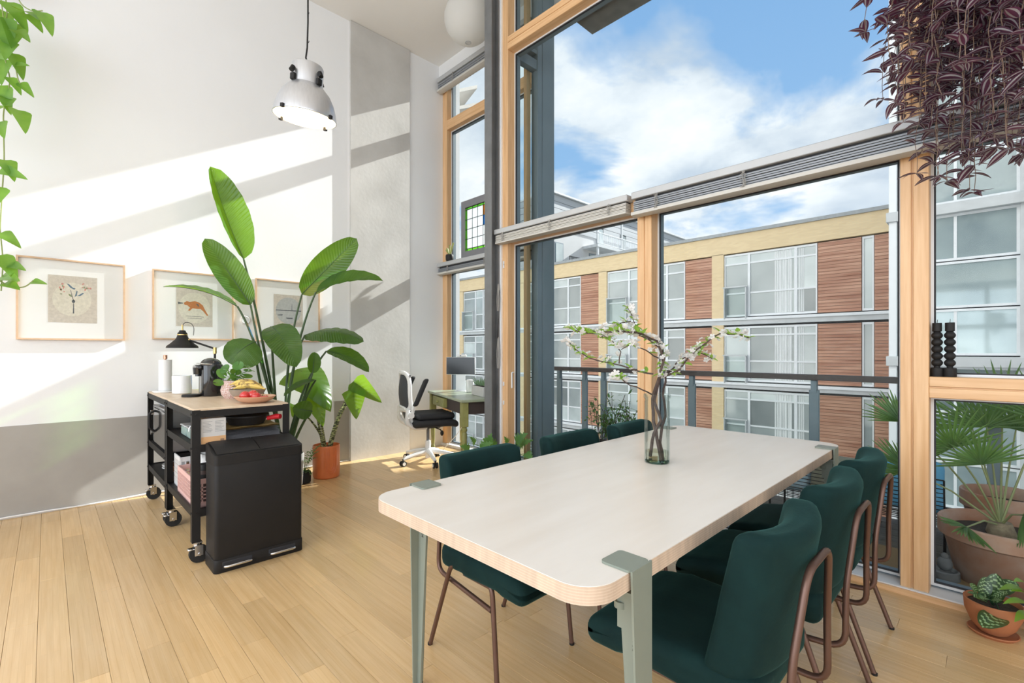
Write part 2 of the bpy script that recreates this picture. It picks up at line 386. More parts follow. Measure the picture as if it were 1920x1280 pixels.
beam_v(w2, XP0, XP1, .03, ZT1 + .02, groove=-1.812)
beam_h(w2, XP1, XR0, ZT0, ZT1)
beam_v(w3, XR0, XR1, .03, ZU0, groove=-.300)
beam_h(w3, XR1, XE, ZT0, ZT1); beam_h(w3, XR1, 1.55, 1.005, 1.11, groove=1.058, name='rail')
beam_v(w3, 1.5, 1.64, .03, ZC)
light(w1, XA1, XP0, .045, ZT0); light(w2, XP1, XR0, .045, ZT0)
light(w3, XR1, 1.5, .045, 1.005); light(w3, XR1, 1.5, 1.11, ZT0)
light(w1, XA1, XR0, ZT1, ZU0); light(w3, XR1, 1.5, ZT1, ZU0)
light(w1, XA1, 1.5, ZU1, ZC); light(w3, 1.64, 3.45, .045, ZC)
s1 = st('trim_2')
MB().box(-3.3, XE, 3.106, 3.125, -.005, .026, .002).build('threshold', M['pine_h'], s1)
MB().box(-3.3, XE, 3.122, YG + .08, -.02, .032, .002).build('sill', M['alu_white'], s1)
MB().box(-3.3, XE, YG + .02, YG + .05, .032, .05).build('sill_upstand', M['alu'], s1)
# door handle and switches on the left window frame
MB().tube([(XA1 + .004, YG - .03, 1.03), (XA1 + .004, YG - .05, 1.03), (XA1 + .004, YG - .05, .88)], .007, 8, fil=.01).build('window_handle', M['alu_white'], w1)
for zz_ in (2.08, 2.05, .92, .74):
    MB().box(XA0 + .012, XA0 + .03, YF - .008, YF, zz_ - .02, zz_ + .02, .003).build('frame_bracket', M['alu_white'], w1)
MB().box(-1.80, -1.785, YF + .06, YF + .085, 1.0, 2.19, .002).build('blind_guide', M['alu_white'], w2)
MB().box(-1.80, -1.785, YF + .058, YF + .087, 1.77, 1.79).build('guide_clip', M['alu'], w2)

# ---- the bay with the desk
w4 = st('window_4')
beam_v(w4, XL, -5.006, .03, 4.77, YB, YBG + .02)
beam_h(w4, -5.006, -3.44, ZU0, ZU1, YB, YBG + .02); beam_h(w4, -5.006, -3.44, ZT0, ZT1, YB, YBG + .02)
beam_v(w4, -3.44, -3.36, .03, 4.77, YB, YBG + .02)
for a, b in ((.03, ZT0), (ZT1, ZU0), (ZU1, 4.77)): light(w4, -5.006, -3.44, a, b, YBG)
# the bay's side, glazed, with its steel corner
MB().box(-3.36, -3.27, 3.57, 3.64, 0, ZC, .003).box(-3.40, -3.27, 3.645, 3.83, 0, ZC, .003).build('corner_column', M['steel_blue'], w4)
MB().box(-3.36, -3.28, 3.30, 3.325, 0, ZC).box(-3.35, -3.28, 3.30, 3.60, 4.10, 4.20).box(-3.35, -3.28, 3.30, 3.60, 4.26, 4.30).box(-3.35, -3.28, 3.30, 3.60, 0, .12).build('side_frame', M['steel_blue'], w4)
MB().box(-3.40, -3.36, 3.50, 3.56, .03, ZC).build('side_post', M['pine_v'], w4)
MB().box(-3.335, -3.325, 3.32, 3.58, .12, ZC).build('side_pane', M['glass'], w4)
# the wall's outside soffit slab over the balcony
sl = solo('soffit_slab', MB().box(-2.6, 6, 3.29, 3.58, 4.14, 4.30, .004), mat('weathered_slab', (.22, .21, .20), .8, var=.25, scale=9, detail=8), 'weathered grey concrete canopy slab above the window outside', 'canopy', kind='structure')

# steel column in the room
cs = thing('steel_column', 'raw grey steel I-section column standing before the window bay', 'column', (-3.40, 3.06, 0))
MB().box(-3.45, -3.35, 3.01, 3.02, 0, ZC).box(-3.45, -3.35, 3.10, 3.11, 0, ZC).box(-3.404, -3.396, 3.02, 3.10, 0, ZC).build('steel_section', M['steel_raw'], cs)
MB().box(-3.48, -3.32, 2.98, 3.118, 0, .012).build('base_plate', M['steel_raw'], cs)
# ================================================================ outside
M['brick_y'] = None
def brickmat(name, c1, c2, mo, w_=.22, h_=.065, axis='XZ'):
    m = mat(name, c1, .85, var=.05); t = m.node_tree; p = t.nodes['Principled BSDF']
    pos = N(t, 'ShaderNodeNewGeometry').outputs['Position']; sp = N(t, 'ShaderNodeSeparateXYZ'); t.links.new(pos, sp.inputs[0])
    ad = N(t, 'ShaderNodeMath', operation='ADD'); t.links.new(sp.outputs[0], ad.inputs[0]); t.links.new(sp.outputs[1], ad.inputs[1])
    cbn = N(t, 'ShaderNodeCombineXYZ'); t.links.new(ad.outputs[0], cbn.inputs[0]); t.links.new(sp.outputs[2], cbn.inputs[1])
    b = N(t, 'ShaderNodeTexBrick'); t.links.new(cbn.outputs[0], b.inputs['Vector']); b.inputs['Scale'].default_value = 1
    b.inputs['Brick Width'].default_value = w_; b.inputs['Row Height'].default_value = h_; b.inputs['Mortar Size'].default_value = .006
    b.inputs['Color1'].default_value = (*c1, 1); b.inputs['Color2'].default_value = (*c2, 1); b.inputs['Mortar'].default_value = (*mo, 1)
    t.links.new(b.outputs['Color'], p.inputs['Base Color']); return m
M['brick_y'] = brickmat('yellow_brick', (.86, .67, .40), (.78, .59, .34), (.72, .60, .42))
M['facade_glass'] = mat('facade_glass', (.58, .63, .62), .06, col2=(.36, .41, .41), scale=.6, rand=.5, spec=1.0, detail=5)
M['wing_glass'] = mat('wing_glass', (.48, .57, .57), .05, col2=(.26, .33, .35), scale=.6, rand=.45, spec=1.0, detail=5)
M['white_metal'] = mat('white_window_metal', (.84, .86, .88), .45, var=.04)
M['grey_metal'] = mat('grey_facade_metal', (.60, .62, .63), .5, var=.1, scale=3)
M['cedar'] = mat('red_cedar_boards', (.66, .38, .26), .7, col2=(.38, .165, .10), stretch=(.35, 1, 5), scale=1.8, detail=6)
M['curtain'] = mat('net_curtain', (.80, .82, .82), .8, var=.15, stretch=(9, 1, .4), scale=2)

fb = thing('apartment_building', 'yellow brick apartment building with red timber panels opposite the windows', 'building', (-12, 22, -10))
YO = 22.0
def fpart(name, m, x0, x1, z0, z1, y0, y1, par=fb, bev=0): return MB().box(x0, x1, y0, y1, z0, z1, bev).build(name, m, par)
fpart('brick_wall', M['brick_y'], -36, 4, 5.60, 6.42, YO - .02, YO + .6)
fpart('coping', mat('zinc_coping', (.36, .38, .39), .5, var=.15), -36, 4, 6.42, 6.56, YO - .12, YO + .7)
fpart('building_core', mat('dark_building_core', (.10, .10, .10), .9), -36, 4, -10, 6.4, YO + .35, YO + 7)
ROWS = [(5.55, 2.75), (2.31, -.12), (-.52, -2.95), (-3.4, -6.0)]
for zt, zb in zip([r[1] for r in ROWS], [r[0] for r in ROWS[1:]]):
    fpart('floor_band', M['grey_metal'], -36, 4, zb + .08, zt - .08, YO - .03, YO + .3)
    fpart('band_ledge', M['white_metal'], -36, 4, zt - .16, zt - .05, YO - .12, YO + .3)
def facade_window(x0, x1, zb, zt, cols, hs, balc=False):
    wn = MB(); y0 = YO + .06; fr = .085
    wn.box(x0, x1, y0, y0 + .12, zt - fr, zt).box(x0, x1, y0, y0 + .12, zb, zb + fr)
    xs = [x0] + [x0 + (x1 - x0) * c for c in cols] + [x1]
    for x in xs: wn.box(x - fr * .6 if x > x0 else x, x + fr * .6 if x < x1 else x, y0, y0 + .12, zb + fr, zt - fr)
    zs = [zb] + [zb + (zt - zb) * h for h in hs] + [zt]
    for z in zs[1:-1]: wn.box(x0, x1, y0 + .01, y0 + .11, z - .035, z + .035)
    o = wn.build('window', M['white_metal'], fb)
    for a, b in zip(xs, xs[1:]):
        for c, d in zip(zs, zs[1:]):
            MB().box(a + .03, b - .03, y0 + .05, y0 + .07, c + .03, d - .03).build('pane', M['facade_glass'], o)
    if balc:
        b = MB().box(xs[0], xs[1], YO - .16, YO - .12, zb + (zt - zb) * .46, zb + (zt - zb) * .48).box(xs[0] + .05, xs[0] + .09, YO - .16, YO + .1, zb - .1, zb + (zt - zb) * .47).box(xs[1] - .09, xs[1] - .05, YO - .16, YO + .1, zb - .1, zb + (zt - zb) * .47).build('balcony_rail', M['grey_metal'], fb)
        MB().box(xs[0] + .1, xs[1] - .1, YO - .15, YO - .13, zb - .05, zb + (zt - zb) * .44).build('balcony_pane', M['glass'], b)
def cladding(x0, x1, zb, zt):
    m = MB(); z = zb
    while z < zt - .02:
        m.box(x0, x1, YO + .02 + random.uniform(0, .012), YO + .1, z, min(z + .125, zt) - .012); z += .125
    m.build('timber_panel', M['cedar'], fb)
for px in (-34.2, -27.9, -21.55, -15.27, -8.955):
    fpart('pilaster', M['brick_y'], px - .265, px + .265, -10, 5.62, YO - .02, YO + .4)
random.seed(3)
for zt, zb in ROWS:
    for px in (-34.2, -27.9, -21.55, -15.27):
        facade_window(px + .28, px + 2.45, zb, zt, (.62,), (.38, .8), True)
        facade_window(px + 2.5, px + 4.72, zb, zt, (.58,), (.36, .82))
        cladding(px + 4.76, px + 6.03, zb, zt)
    facade_window(-8.68, -5.03, zb, zt, (.29, .79), (.37, .84), True)
    cladding(-5.0, -3.58, zb, zt); facade_window(-3.56, -3.2, zb, zt, (), ()); cladding(-3.18, -1.0, zb, zt)
    MB().box(-1, 4, YO, YO + .1, zb, zt).build('end_wall', M['brick_y'], fb)
    for a, b in ((-6.6, -5.95), (-5.75, -5.5), (-12.3, -11.9), (-19.9, -19.4)):
        MB().grid(lambda i, j: Vector((a + (b - a) * i, YO + .105 - .012 * math.sin(i * 40), zb + .1 + (zt - zb - .2) * j)), 16, 1).build('curtain', M['curtain'], fb)

# glazed wing on the right, nearer than the brick building
YW = 16.5; XW = -.1245 * YW
wg = thing('glazed_wing', 'tall glazed wing with white metal frames beside the brick building', 'building', (4, YW, -10))
MB().box(XW + .1, 16, YW + .3, YW + 1.6, -10, 16).build('wing_core', mat('wing_core', (.12, .13, .14), .9), wg)
MB().box(XW, XW + .17, YW - .12, YW + .5, -10, 16, .01).build('corner_post', M['white_metal'], wg)
NB = 4.60
k = 0; zlev = [];
z = -9.9
sc_ = YW / 15.0
base = 1.24 + (4.40 - 1.24) * sc_; rowh = 1.10 * sc_
lev = base - 12 * 0
bands = []
zz0 = base
while zz0 > -10: bands.append(zz0); zz0 -= 3 * rowh + .26
zz0 = base + 3 * rowh + .26
while zz0 < 16: bands.append(zz0); zz0 += 3 * rowh + .26
for zb in sorted(bands):
    MB().box(XW - .05, 16, YW - .2, YW + .35, zb, zb + .26, .01).build('floor_band', M['grey_metal'], wg)
    for bx0, bx1 in ((XW + .19, .36 * sc_), (.36 * sc_ + .14, 2.75), (2.9, 5.3), (5.45, 7.9)):
        for q in range(3):
            z1 = zb - q * rowh; z0 = z1 - rowh + .03
            if z1 > 9 and bx0 > 3: continue
            f = MB(); fr = .06
            f.box(bx0, bx1, YW, YW + .1, z1 - fr, z1).box(bx0, bx1, YW, YW + .1, z0, z0 + fr).box(bx0, bx0 + fr, YW, YW + .1, z0 + fr, z1 - fr).box(bx1 - fr, bx1, YW, YW + .1, z0 + fr, z1 - fr)
            if q != 1: f.box((bx0 + bx1) / 2 - .03, (bx0 + bx1) / 2 + .03, YW + .02, YW + .1, z0 + fr, z1 - fr)
            o = f.build('window', M['white_metal'], wg)
            MB().box(bx0 + .05, bx1 - .05, YW + .04, YW + .06, z0 + .05, z1 - .05).build('pane', M['wing_glass'], o)
for x in (.36 * sc_ + .07, 2.82, 5.37): MB().box(x - .07, x + .07, YW - .08, YW + .3, -10, 16).build('mullion', M['grey_metal'], wg)

# pale gallery-access block beyond the brick roof
XG = -26.0
pb = thing('gallery_building', 'pale grey block with access galleries and balcony rails behind the brick roof', 'building', (XG - 3, 38, -10))
M['pale_render'] = mat('pale_render', (.66, .65, .64), .85, var=.06, scale=.6)
M['roof_clad'] = mat('grey_zinc_cladding', (.43, .45, .47), .55, var=.1, stretch=(1, .3, 6), scale=1)
MB().box(XG - 8, XG, 30, 60, -10, 11.6).build('render_wall', M['pale_render'], pb)
for i in range(5):
    MB().box(XG - 8, XG + .06 - .01 * i, 30, 60, 11.6 + i * .56, 11.6 + i * .56 + .52).build('cladding_band', M['roof_clad'], pb)
MB().box(XG - 8, XG + .25, 30, 60, 14.4, 14.55).build('roof_edge', M['grey_metal'], pb)
for zg in (7.6, 10.6):
    MB().box(XG, XG + 1.6, 34.4, 60, zg - .25, zg).build('gallery_slab', M['grey_metal'], pb)
    r = MB().box(XG + 1.52, XG + 1.58, 34.4, 60, zg + 1.0, zg + 1.06).box(XG + 1.52, XG + 1.58, 34.4, 60, zg + .08, zg + .13).build('railing', M['white_metal'], pb)
    bars = MB()
    for i in range(130): bars.box(XG + 1.53, XG + 1.56, 34.45 + i * .19, 34.49 + i * .19, zg + .1, zg + 1.02)
    bars.build('railing_bars', M['white_metal'], r)
for y_ in (34.5, 38.3, 42.1): MB().box(XG + 1.4, XG + 1.56, y_, y_ + .16, 4, 13.4).build('gallery_post', M['grey_metal'], pb)
for y_, z0, z1 in ((30.5, 8.3, 10.4), (35.3, 8.0, 10.1), (37.3, 7.7, 9.9), (39.8, 7.7, 9.9), (42.3, 7.7, 9.8), (33.0, 12.2, 13.4), (36.4, 10.7, 12.7), (40.3, 10.7, 12.7), (45.5, 7.7, 9.8)):
    o = MB().box(XG - .02, XG + .05, y_, y_ + 1.1, z0, z1).build('window', M['steel_blue'], pb)
    MB().box(XG + .03, XG + .07, y_ + .1, y_ + 1.0, z0 + .1, z1 - .1).build('pane', M['facade_glass'], o)
bal = MB().box(XG, XG + .9, 31.4, 34.2, 8.0, 8.15).build('balcony_slab', M['grey_metal'], pb)
b = MB()
for i in range(16): b.box(XG + .84, XG + .88, 31.4 + i * .185, 31.46 + i * .185, 8.15, 9.2)
b.box(XG + .83, XG + .89, 31.4, 34.2, 9.15, 9.22).build('balcony_bars', mat('dark_rail', (.09, .09, .09), .6), bal)

# fins of the neighbouring block beside the bay
fn = thing('facade_fins', 'two small grey ledges on the neighbouring facade left of the bay', 'ledge', (-8.2, 6.0, 4.6))
for v in (178, 210):
    p = onY(862, v, 6.2); MB().prism([(p.x - .8, 5.7), (p.x + .45, 6.3), (p.x - .8, 6.7)], p.z, p.z + .07).build('ledge', M['concrete'], fn)
MB().box(-14, -8.62, 6.0, 6.5, -10, 9).build('facade', M['pale_render'], fn)

# our own building's outer face around the windows
of = link('wall_outer', MB().box(-34, -5.4, 3.1, 3.6, -10, 16).box(-5.4, 24, 3.0, 3.3, -10, -.3).box(-5.4, 24, 3.0, 3.3, ZC + .2, 16).box(3.7, 24, 3.0, 3.3, -.3, ZC + .2).mesh('wall_outer', M['pale_render'])); tag(of, kind='structure')
gd = link('ground', MB().box(-80, 60, -20, 110, -10.3, -10).mesh('ground', mat('street', (.28, .28, .27), .9, var=.2, scale=.3)))
tag(gd, kind='structure')

# ---- balcony
dk = st('balcony_floor')
M['deck'] = mat('weathered_deck', (.21, .185, .16), .8, col2=(.13, .115, .10), stretch=(1.2, 30, 1), scale=2, rand=.25)
MB().box(-3.25, 3.5, YG + .09, 4.62, -.30, -.07).build('balcony_slab', mat('balcony_slab', (.2, .2, .2), .8), dk)
def deck_mesh():
    m = MB(); m.box(-.5, .5, -.066, .066, -.025, -.004)
    for i in range(11): yy = -.06 + i * .012; m.box(-.5, .5, yy - .0035, yy + .0035, -.004, 0)
    return m.mesh('deck_board', M['deck'])
dm = deck_mesh(); y = YG + .165; i = 0
while y < 4.56:
    for a, b in ((-3.22, -1.0 + .4 * (i % 2)), (-1.0 + .4 * (i % 2), 1.9)):
        link('deck_board', dm, dk, ((a + b) / 2, y, -.035), scale=(b - a - .006, 1, 1))
    y += .140; i += 1
rl = thing('balcony_railing', 'dark timber handrail on blue-grey steel posts along the balcony', 'railing', (-1, 4.45, -.04))
MB().box(-3.85, 2.4, 4.40, 4.50, 1.0, 1.045, .004).build('handrail', mat('dark_handrail', (.075, .055, .05), .6, var=.3, scale=20), rl)
for x in (-3.72, -3.34, -3.08, -2.06, -1.036, -.01, 1.0, 2.0):
    MB().box(x - .035, x + .035, 4.44, 4.47, -.25, .92, .003).box(x - .02, x + .02, 4.43, 4.48, .9, 1.0).build('post', M['steel_blue'], rl)
for x0, x1 in ((-3.05, -2.1), (-2.02, -1.07), (-1.0, -.05), (.03, .96)):
    MB().box(x0, x1, 4.452, 4.458, .06, .90).build('glass_panel', M['glass'], rl)
# ================================================================ dining table and chairs
TX0, TX1, TY0, TY1, TZ = -1.485, -.567, .778, 2.978, .75
M['ply_top'] = mat('birch_top', (.86, .81, .75), .32, col2=(.81, .75, .68), scale=2.5, detail=6, stretch=(5, .8, 1))
def plymat():
    m = mat('ply_edge', (.70, .56, .44), .55, var=.12, stretch=(6, 6, 1), scale=8); t = m.node_tree; p = t.nodes['Principled BSDF']
    src = p.inputs['Base Color'].links[0].from_socket; pos = N(t, 'ShaderNodeNewGeometry').outputs['Position']; sp = N(t, 'ShaderNodeSeparateXYZ'); t.links.new(pos, sp.inputs[0])
    mu = N(t, 'ShaderNodeMath', operation='MULTIPLY'); t.links.new(sp.outputs[2], mu.inputs[0]); mu.inputs[1].default_value = 1000.0
    sn = N(t, 'ShaderNodeMath', operation='SINE'); t.links.new(mu.outputs[0], sn.inputs[0])
    st_ = ramp(t, [(.2, (.80, .70, .62)), (.8, (1, 1, 1))], sn.outputs[0])
    mx = N(t, 'ShaderNodeMix', data_type='RGBA', blend_type='MULTIPLY'); mx.inputs[0].default_value = .5; t.links.new(src, mx.inputs[6]); t.links.new(st_, mx.inputs[7]); t.links.new(mx.outputs[2], p.inputs['Base Color']); return m
M['ply_edge'] = plymat()
M['sage'] = mat('sage_green_steel', (.24, .27, .225), .42, var=.03)
tb = thing('dining_table', 'long birch plywood dining table with sage green clamp legs', 'table', ((TX0 + TX1) / 2, (TY0 + TY1) / 2, 0))
MB().prism(rrect(TX0, TX1, TY0, TY1, .085, 8), TZ - .040, TZ - .0015).build('plywood_core', M['ply_edge'], tb)
MB().prism(rrect(TX0 + .0015, TX1 - .0015, TY0 + .0015, TY1 - .0015, .084, 8), TZ - .0015, TZ).build('table_top', M['ply_top'], tb)
def clamp_leg(side, y):                       # side +1 = right edge, -1 = left edge
    x = TX1 if side > 0 else TX0; s = side
    l = MB()
    ts = [(0.0, .75 + .004), (.10, .70), (.3, .5), (.70, .02), (.735, 0)]
    def w_(z): return .021 + .021 * (z / .75)
    def out(z): return .006 + .012 * (1 - z / .75)
    # tapered outer face, folded returns
    zs = [0, .25, .5, .756]
    P = []
    for z in zs:
        hw, o = w_(z), out(z)
        P.append([Vector((x + s * (o + .005), y - hw, z)), Vector((x + s * (o + .005), y + hw, z)), Vector((x + s * o, y + hw, z)), Vector((x + s * o, y - hw, z))])
    b = l.bm
    R_ = [[b.verts.new(p) for p in ring] for ring in P]
    for a, c in zip(R_, R_[1:]):
        for i in range(4): b.faces.new((a[i], a[(i + 1) % 4], c[(i + 1) % 4], c[i]))
    b.faces.new(R_[0]); b.faces.new(R_[-1])
    # inner rib that makes the leg a folded T
    Q = []
    for z in (0.0, .3, .66):
        hw = .004; dpt = .018 + .035 * (z / .66)
        o = out(z)
        Q.append([b.verts.new((x + s * o, y - hw, z)), b.verts.new((x + s * o, y + hw, z)), b.verts.new((x + s * (o - dpt), y + hw, z)), b.verts.new((x + s * (o - dpt), y - hw, z))])
    for a, c in zip(Q, Q[1:]):
        for i in range(4): b.faces.new((a[i], a[(i + 1) % 4], c[(i + 1) % 4], c[i]))
    b.faces.new(Q[0]); b.faces.new(Q[-1])
    o = l.build('leg', M['sage'], tb)
    MB().prism(rrect(x - s * .075 if s > 0 else x - .006, x + .006 if s > 0 else x + .075, y - .042, y + .042, .012), TZ + .0005, TZ + .006).build('clamp_plate', M['sage'], o)
    MB().box(x - s * .08, x + s * .006, y - .03, y + .03, TZ - .056, TZ - .050).box(x - s * .05, x - s * .005, y - .008, y + .008, .60, TZ - .056).cyl((x - s * .045, y, TZ - .095), (x - s * .045, y, TZ - .0405), .006).cyl((x - s * .045, y, TZ - .105), (x - s * .045, y, TZ - .09), .016).build('clamp_bracket', M['sage'], o)
    if y < 1.5:                                  # the maker's small vertical lettering on the leg
        fc = bpy.data.curves.new('leg_lettering', 'FONT'); fc.body = 'TIPTOE'; fc.size = .013; fc.extrude = .0003; fc.materials.append(M['black'])
        to = bpy.data.objects.new('lettering', fc); lm_ = bpy.data.meshes.new_from_object(to); bpy.data.objects.remove(to); bpy.data.curves.remove(fc)
        tx = link('leg_lettering', lm_, o, Vector((x - s * .012, y - .0046, .60)) - tb.location, (R(90), R(90), 0))
    MB().cyl((x + s * .018, y, -.0), (x + s * .018, y, .006), .016).build('foot_pad', M['black'], o)
for s, y in ((1, .955), (-1, .985), (1, 2.80), (-1, 2.80)): clamp_leg(s, y)

M['velvet'] = mat('green_velvet', (.005, .026, .025), .85, col2=(.003, .017, .017), scale=9, detail=6, sheen=.11, spec=.2, bump=.05, bscale=90)
M['bronze'] = mat('bronze_tube', (.15, .085, .065), .38, metal=.6, var=.1)
def pad(mb, sx, sy, sz, rx, fn, n=12):
    """rounded cushion sx*sy*sz about the origin, warped by fn"""
    b = bmesh.new()
    bmesh.ops.create_cube(b, size=1)
    for v in b.verts: v.co = Vector((v.co.x * sx, v.co.y * sy, v.co.z * sz))
    bmesh.ops.bevel(b, geom=list(b.edges), offset=rx, segments=4, profile=.5, affect='EDGES')
    for ax in (Vector((1, 0, 0)), Vector((0, 1, 0)), Vector((0, 0, 1))):
        L = abs(Vector((sx, sy, sz)).dot(ax)) / 2 - rx
        for k in range(1, n):
            t = -L + 2 * L * k / n
            bmesh.ops.bisect_plane(b, geom=list(b.verts) + list(b.edges) + list(b.faces), plane_co=ax * t, plane_no=ax)
    for v in b.verts: v.co = fn(v.co)
    me = bpy.data.meshes.new('tmp'); b.to_mesh(me); b.free(); mb.bm.from_mesh(me); bpy.data.meshes.remove(me)
    return mb
def make_chair():
    c = thing('dining_chair', '', 'chair', (0, 0, 0), 0, 'green velvet dining chairs')
    def seat(p):
        z = p.z + .412 - .018 * max(0, p.x) / .24 * (1 if p.x > .12 else .0)
        return Vector((p.x + .005, p.y * (1 - .05 * (p.x < -.1)), z + .01 * (p.x / .24) - (.02 * ((p.x - .12) / .12) ** 2 if p.x > .12 and p.z > 0 else 0)))
    pad(MB(), .49, .455, .10, .035, seat).build('seat', M['velvet'], c, False)
    def back(p):                                # p.z -.19 .. .19, p.x thickness, p.y width; the ends come forward
        k = (p.y / .21) ** 2; z = p.z + .615
        return Vector((p.x * (1.15 - .6 * (p.z + .19)) - .236 - (p.z) * .20 + .05 * k, p.y, z + (.012 * k - .008 if p.z > 0 else -.004) ))
    pad(MB(), .098, .425, .375, .032, back).build('backrest', M['velvet'], c, False)
    for s in (-1, 1):
        y = .205 * s
        MB().tube([(-.305, y * 1.04, 0), (-.165, y, .392), (.075, y, .392), (.115, y * 1.04, 0)], .0095, 10, fil=.055, fs=5).build('leg', M['bronze'], c, False)
    back_t = [(.075, -.205, .285), (-.30, -.175, .305), (-.300, -.165, .50), (-.318, -.10, .715), (-.318, .10, .715), (-.300, .165, .50), (-.30, .175, .305), (.075, .205, .285)]
    MB().tube(back_t, .0095, 10, fil=.05, fs=5).build('back_frame', M['bronze'], c, False)
    MB().tube([(-.10, -.205, .392), (-.10, .205, .392)], .008, 8).tube([(.04, -.205, .392), (.04, .205, .392)], .008, 8).box(-.1, .05, -.2, .2, .355, .366).build('seat_frame', M['bronze'], c, False)
    for s in (-1, 1):
        for x in (-.305, .115): MB().cyl((x, .2132 * s, -.0), (x, .2132 * s, .008), .0105).build('foot_cap', M['black'], c, False)
    return c
ch0 = make_chair(); first = [True]
def chair(x, y, deg, label):
    c = ch0 if first[0] else copy_tree(ch0); first[0] = False
    c.location = (x, y, 0); c.rotation_euler = (0, 0, R(deg)); c['label'] = label
chair(-.632, 1.395, 180, 'nearest green velvet chair in the row with its back to the balcony door')
chair(-.632, 1.965, 180, 'middle green velvet chair in the row with its back to the balcony door')
chair(-.632, 2.475, 180, 'farthest green velvet chair in the row on the balcony side of the table')
chair(-1.37, 1.37, 0, 'green velvet chair on the kitchen side, nearest the empty table end')
chair(-1.36, 1.985, 1, 'middle green velvet chair on the office side of the table')
chair(-1.335, 2.54, 2, 'green velvet chair behind the vase, farthest on the office side')

# ================================================================ vase with blossom branches
VX, VY = onZ(1232, 866, TZ).x, onZ(1232, 866, TZ).y
M['vase'] = glassmat('green_vase_glass', (.975, .99, .985), (.86, .94, .92), .4, .22)
va = thing('glass_vase', 'tall pale green glass cylinder vase on the dining table', 'vase', (VX, VY, TZ))
MB().lathe([(0, 0), (.050, 0), (.054, .006), (.054, .05), (.0535, .265), (.050, .273), (.052, .279), (.0575, .283), (.0575, .297), (.054, .3), (.051, .297), (.0505, .27), (.050, .05), (.048, .016), (0, .014)], (VX, VY, TZ), 32).build('glass_wall', M['vase'], va)
MB().lathe([(0, 0.001), (.047, .001), (.051, .007), (.0475, .0135), (0, .0125)], (VX, VY, TZ), 32).build('thick_base', glassmat('vase_base_glass', (.60, .83, .77), (.28, .55, .48), .9, .35), va)
MB().lathe([(0, .0165), (.0478, .017), (.0493, .05), (0, .05)], (VX, VY, TZ), 32).build('water', glassmat('vase_water', (.90, .93, .86), (.62, .66, .56), .6, .3), va)
br = thing('blossom_branches', 'white blossoming branches with fresh green leaves arching out of the vase', 'branch', (VX, VY, TZ + .02))
M['bark'] = mat('dark_bark', (.085, .055, .045), .8, var=.4, scale=40, bump=.4, bscale=150)
M['petal'] = leafmat('white_petal', (.90, .88, .86), (.80, .76, .75), .3, .5, rand=.1, tcol=(.9, .88, .82))
M['spring'] = leafmat('spring_leaf', (.36, .58, .10), (.22, .44, .06), .45, .4)
DV = (Vector((VX, VY, 0)).dot(FW))
TW = []
def twig(pts, r0, r1):
    P = [at(u, v, DV + dd) for u, v, dd in pts]
    Q = []
    for i in range(len(P) - 1):
        a, b = P[i], P[i + 1]; n = max(2, int((b - a).length / .03))
        for k in range(n): t = k / n; Q.append(a.lerp(b, t) + Vector((random.uniform(-1, 1), random.uniform(-1, 1), random.uniform(-1, 1))) * .003)
    Q.append(P[-1]); TW.append(Q)
    MB().tube(Q, [r0 + (r1 - r0) * i / (len(Q) - 1) for i in range(len(Q))], 7).build('branch', M['bark'], br)
random.seed(11)
twig([(1219, 856, .02), (1226, 812, .0), (1240, 790, -.01), (1228, 750, .0), (1240, 690, .02), (1244, 668, .03), (1241, 655, .04), (1215, 635, .07), (1185, 622, .10), (1150, 622, .13), (1125, 633, .15)], .0075, .0025)
twig([(1240, 862, -.02), (1233, 825, .01), (1226, 790, .01), (1224, 745, .0), (1233, 715, -.03), (1244, 672, -.05), (1232, 640, -.06), (1206, 626, -.08), (1170, 620, -.12), (1135, 622, -.16), (1100, 625, -.2), (1068, 615, -.24)], .0075, .002)
twig([(1244, 864, 0), (1237, 830, .02), (1241, 800, .03), (1247, 780, .04), (1243, 740, .03), (1248, 705, .0), (1275, 692, -.04), (1290, 672, -.06), (1305, 655, -.08), (1325, 642, -.1), (1350, 624, -.13), (1385, 628, -.16), (1405, 633, -.18)], .007, .002)
twig([(1245, 705, .0), (1258, 695, .02), (1268, 680, .05), (1290, 665, .08), (1312, 660, .1), (1335, 672, .12)], .004, .0018)
twig([(1224, 702, .02), (1200, 696, .05), (1165, 685, .08), (1135, 678, .1), (1105, 672, .12), (1078, 655, .14), (1066, 640, .15)], .004, .0018)
twig([(1160, 682, .08), (1163, 660, .07), (1150, 640, .05), (1128, 627, .04)], .0028, .0018)
twig([(1222, 738, .0), (1205, 730, -.04), (1180, 722, -.06), (1165, 710, -.08), (1152, 710, -.1)], .0032, .0018)
twig([(1200, 630, .05), (1192, 612, .05), (1187, 598, .05), (1178, 578, .05)], .003, .0015)
twig([(1182, 602, .05), (1165, 606, .02), (1150, 612, .0)], .0024, .0015)
twig([(1234, 672, .02), (1210, 655, -.04), (1182, 645, -.08), (1165, 655, -.1)], .003, .0016)
def blossom_mesh(k):
    m = MB()
    for i in range(5):
        a = 2 * math.pi * i / 5 + k; d = Vector((math.cos(a), math.sin(a), .35)); t = Vector((-math.sin(a), math.cos(a), 0))
        m.poly([Vector((0, 0, 0)), d * .004 + t * .0032, d * .0085 + t * .0028, d * .0095, d * .0085 - t * .0028, d * .004 - t * .0032])
    for i in range(5): a = i * 1.3; m.tube([(0, 0, 0), (math.cos(a) * .003, math.sin(a) * .003, .006)], .0004, 3)
    return m.mesh('blossom', M['petal'])
def spring_leaf_mesh():
    m = MB()
    def fn(i, j): s = j * 2 - 1; wd = .007 * math.sin(math.pi * (i ** .8)) + .0002; return Vector((i * .03, s * wd, abs(s) * wd * .5 - .006 * i * i))
    return m.grid(fn, 6, 2).mesh('leaf', M['spring'])
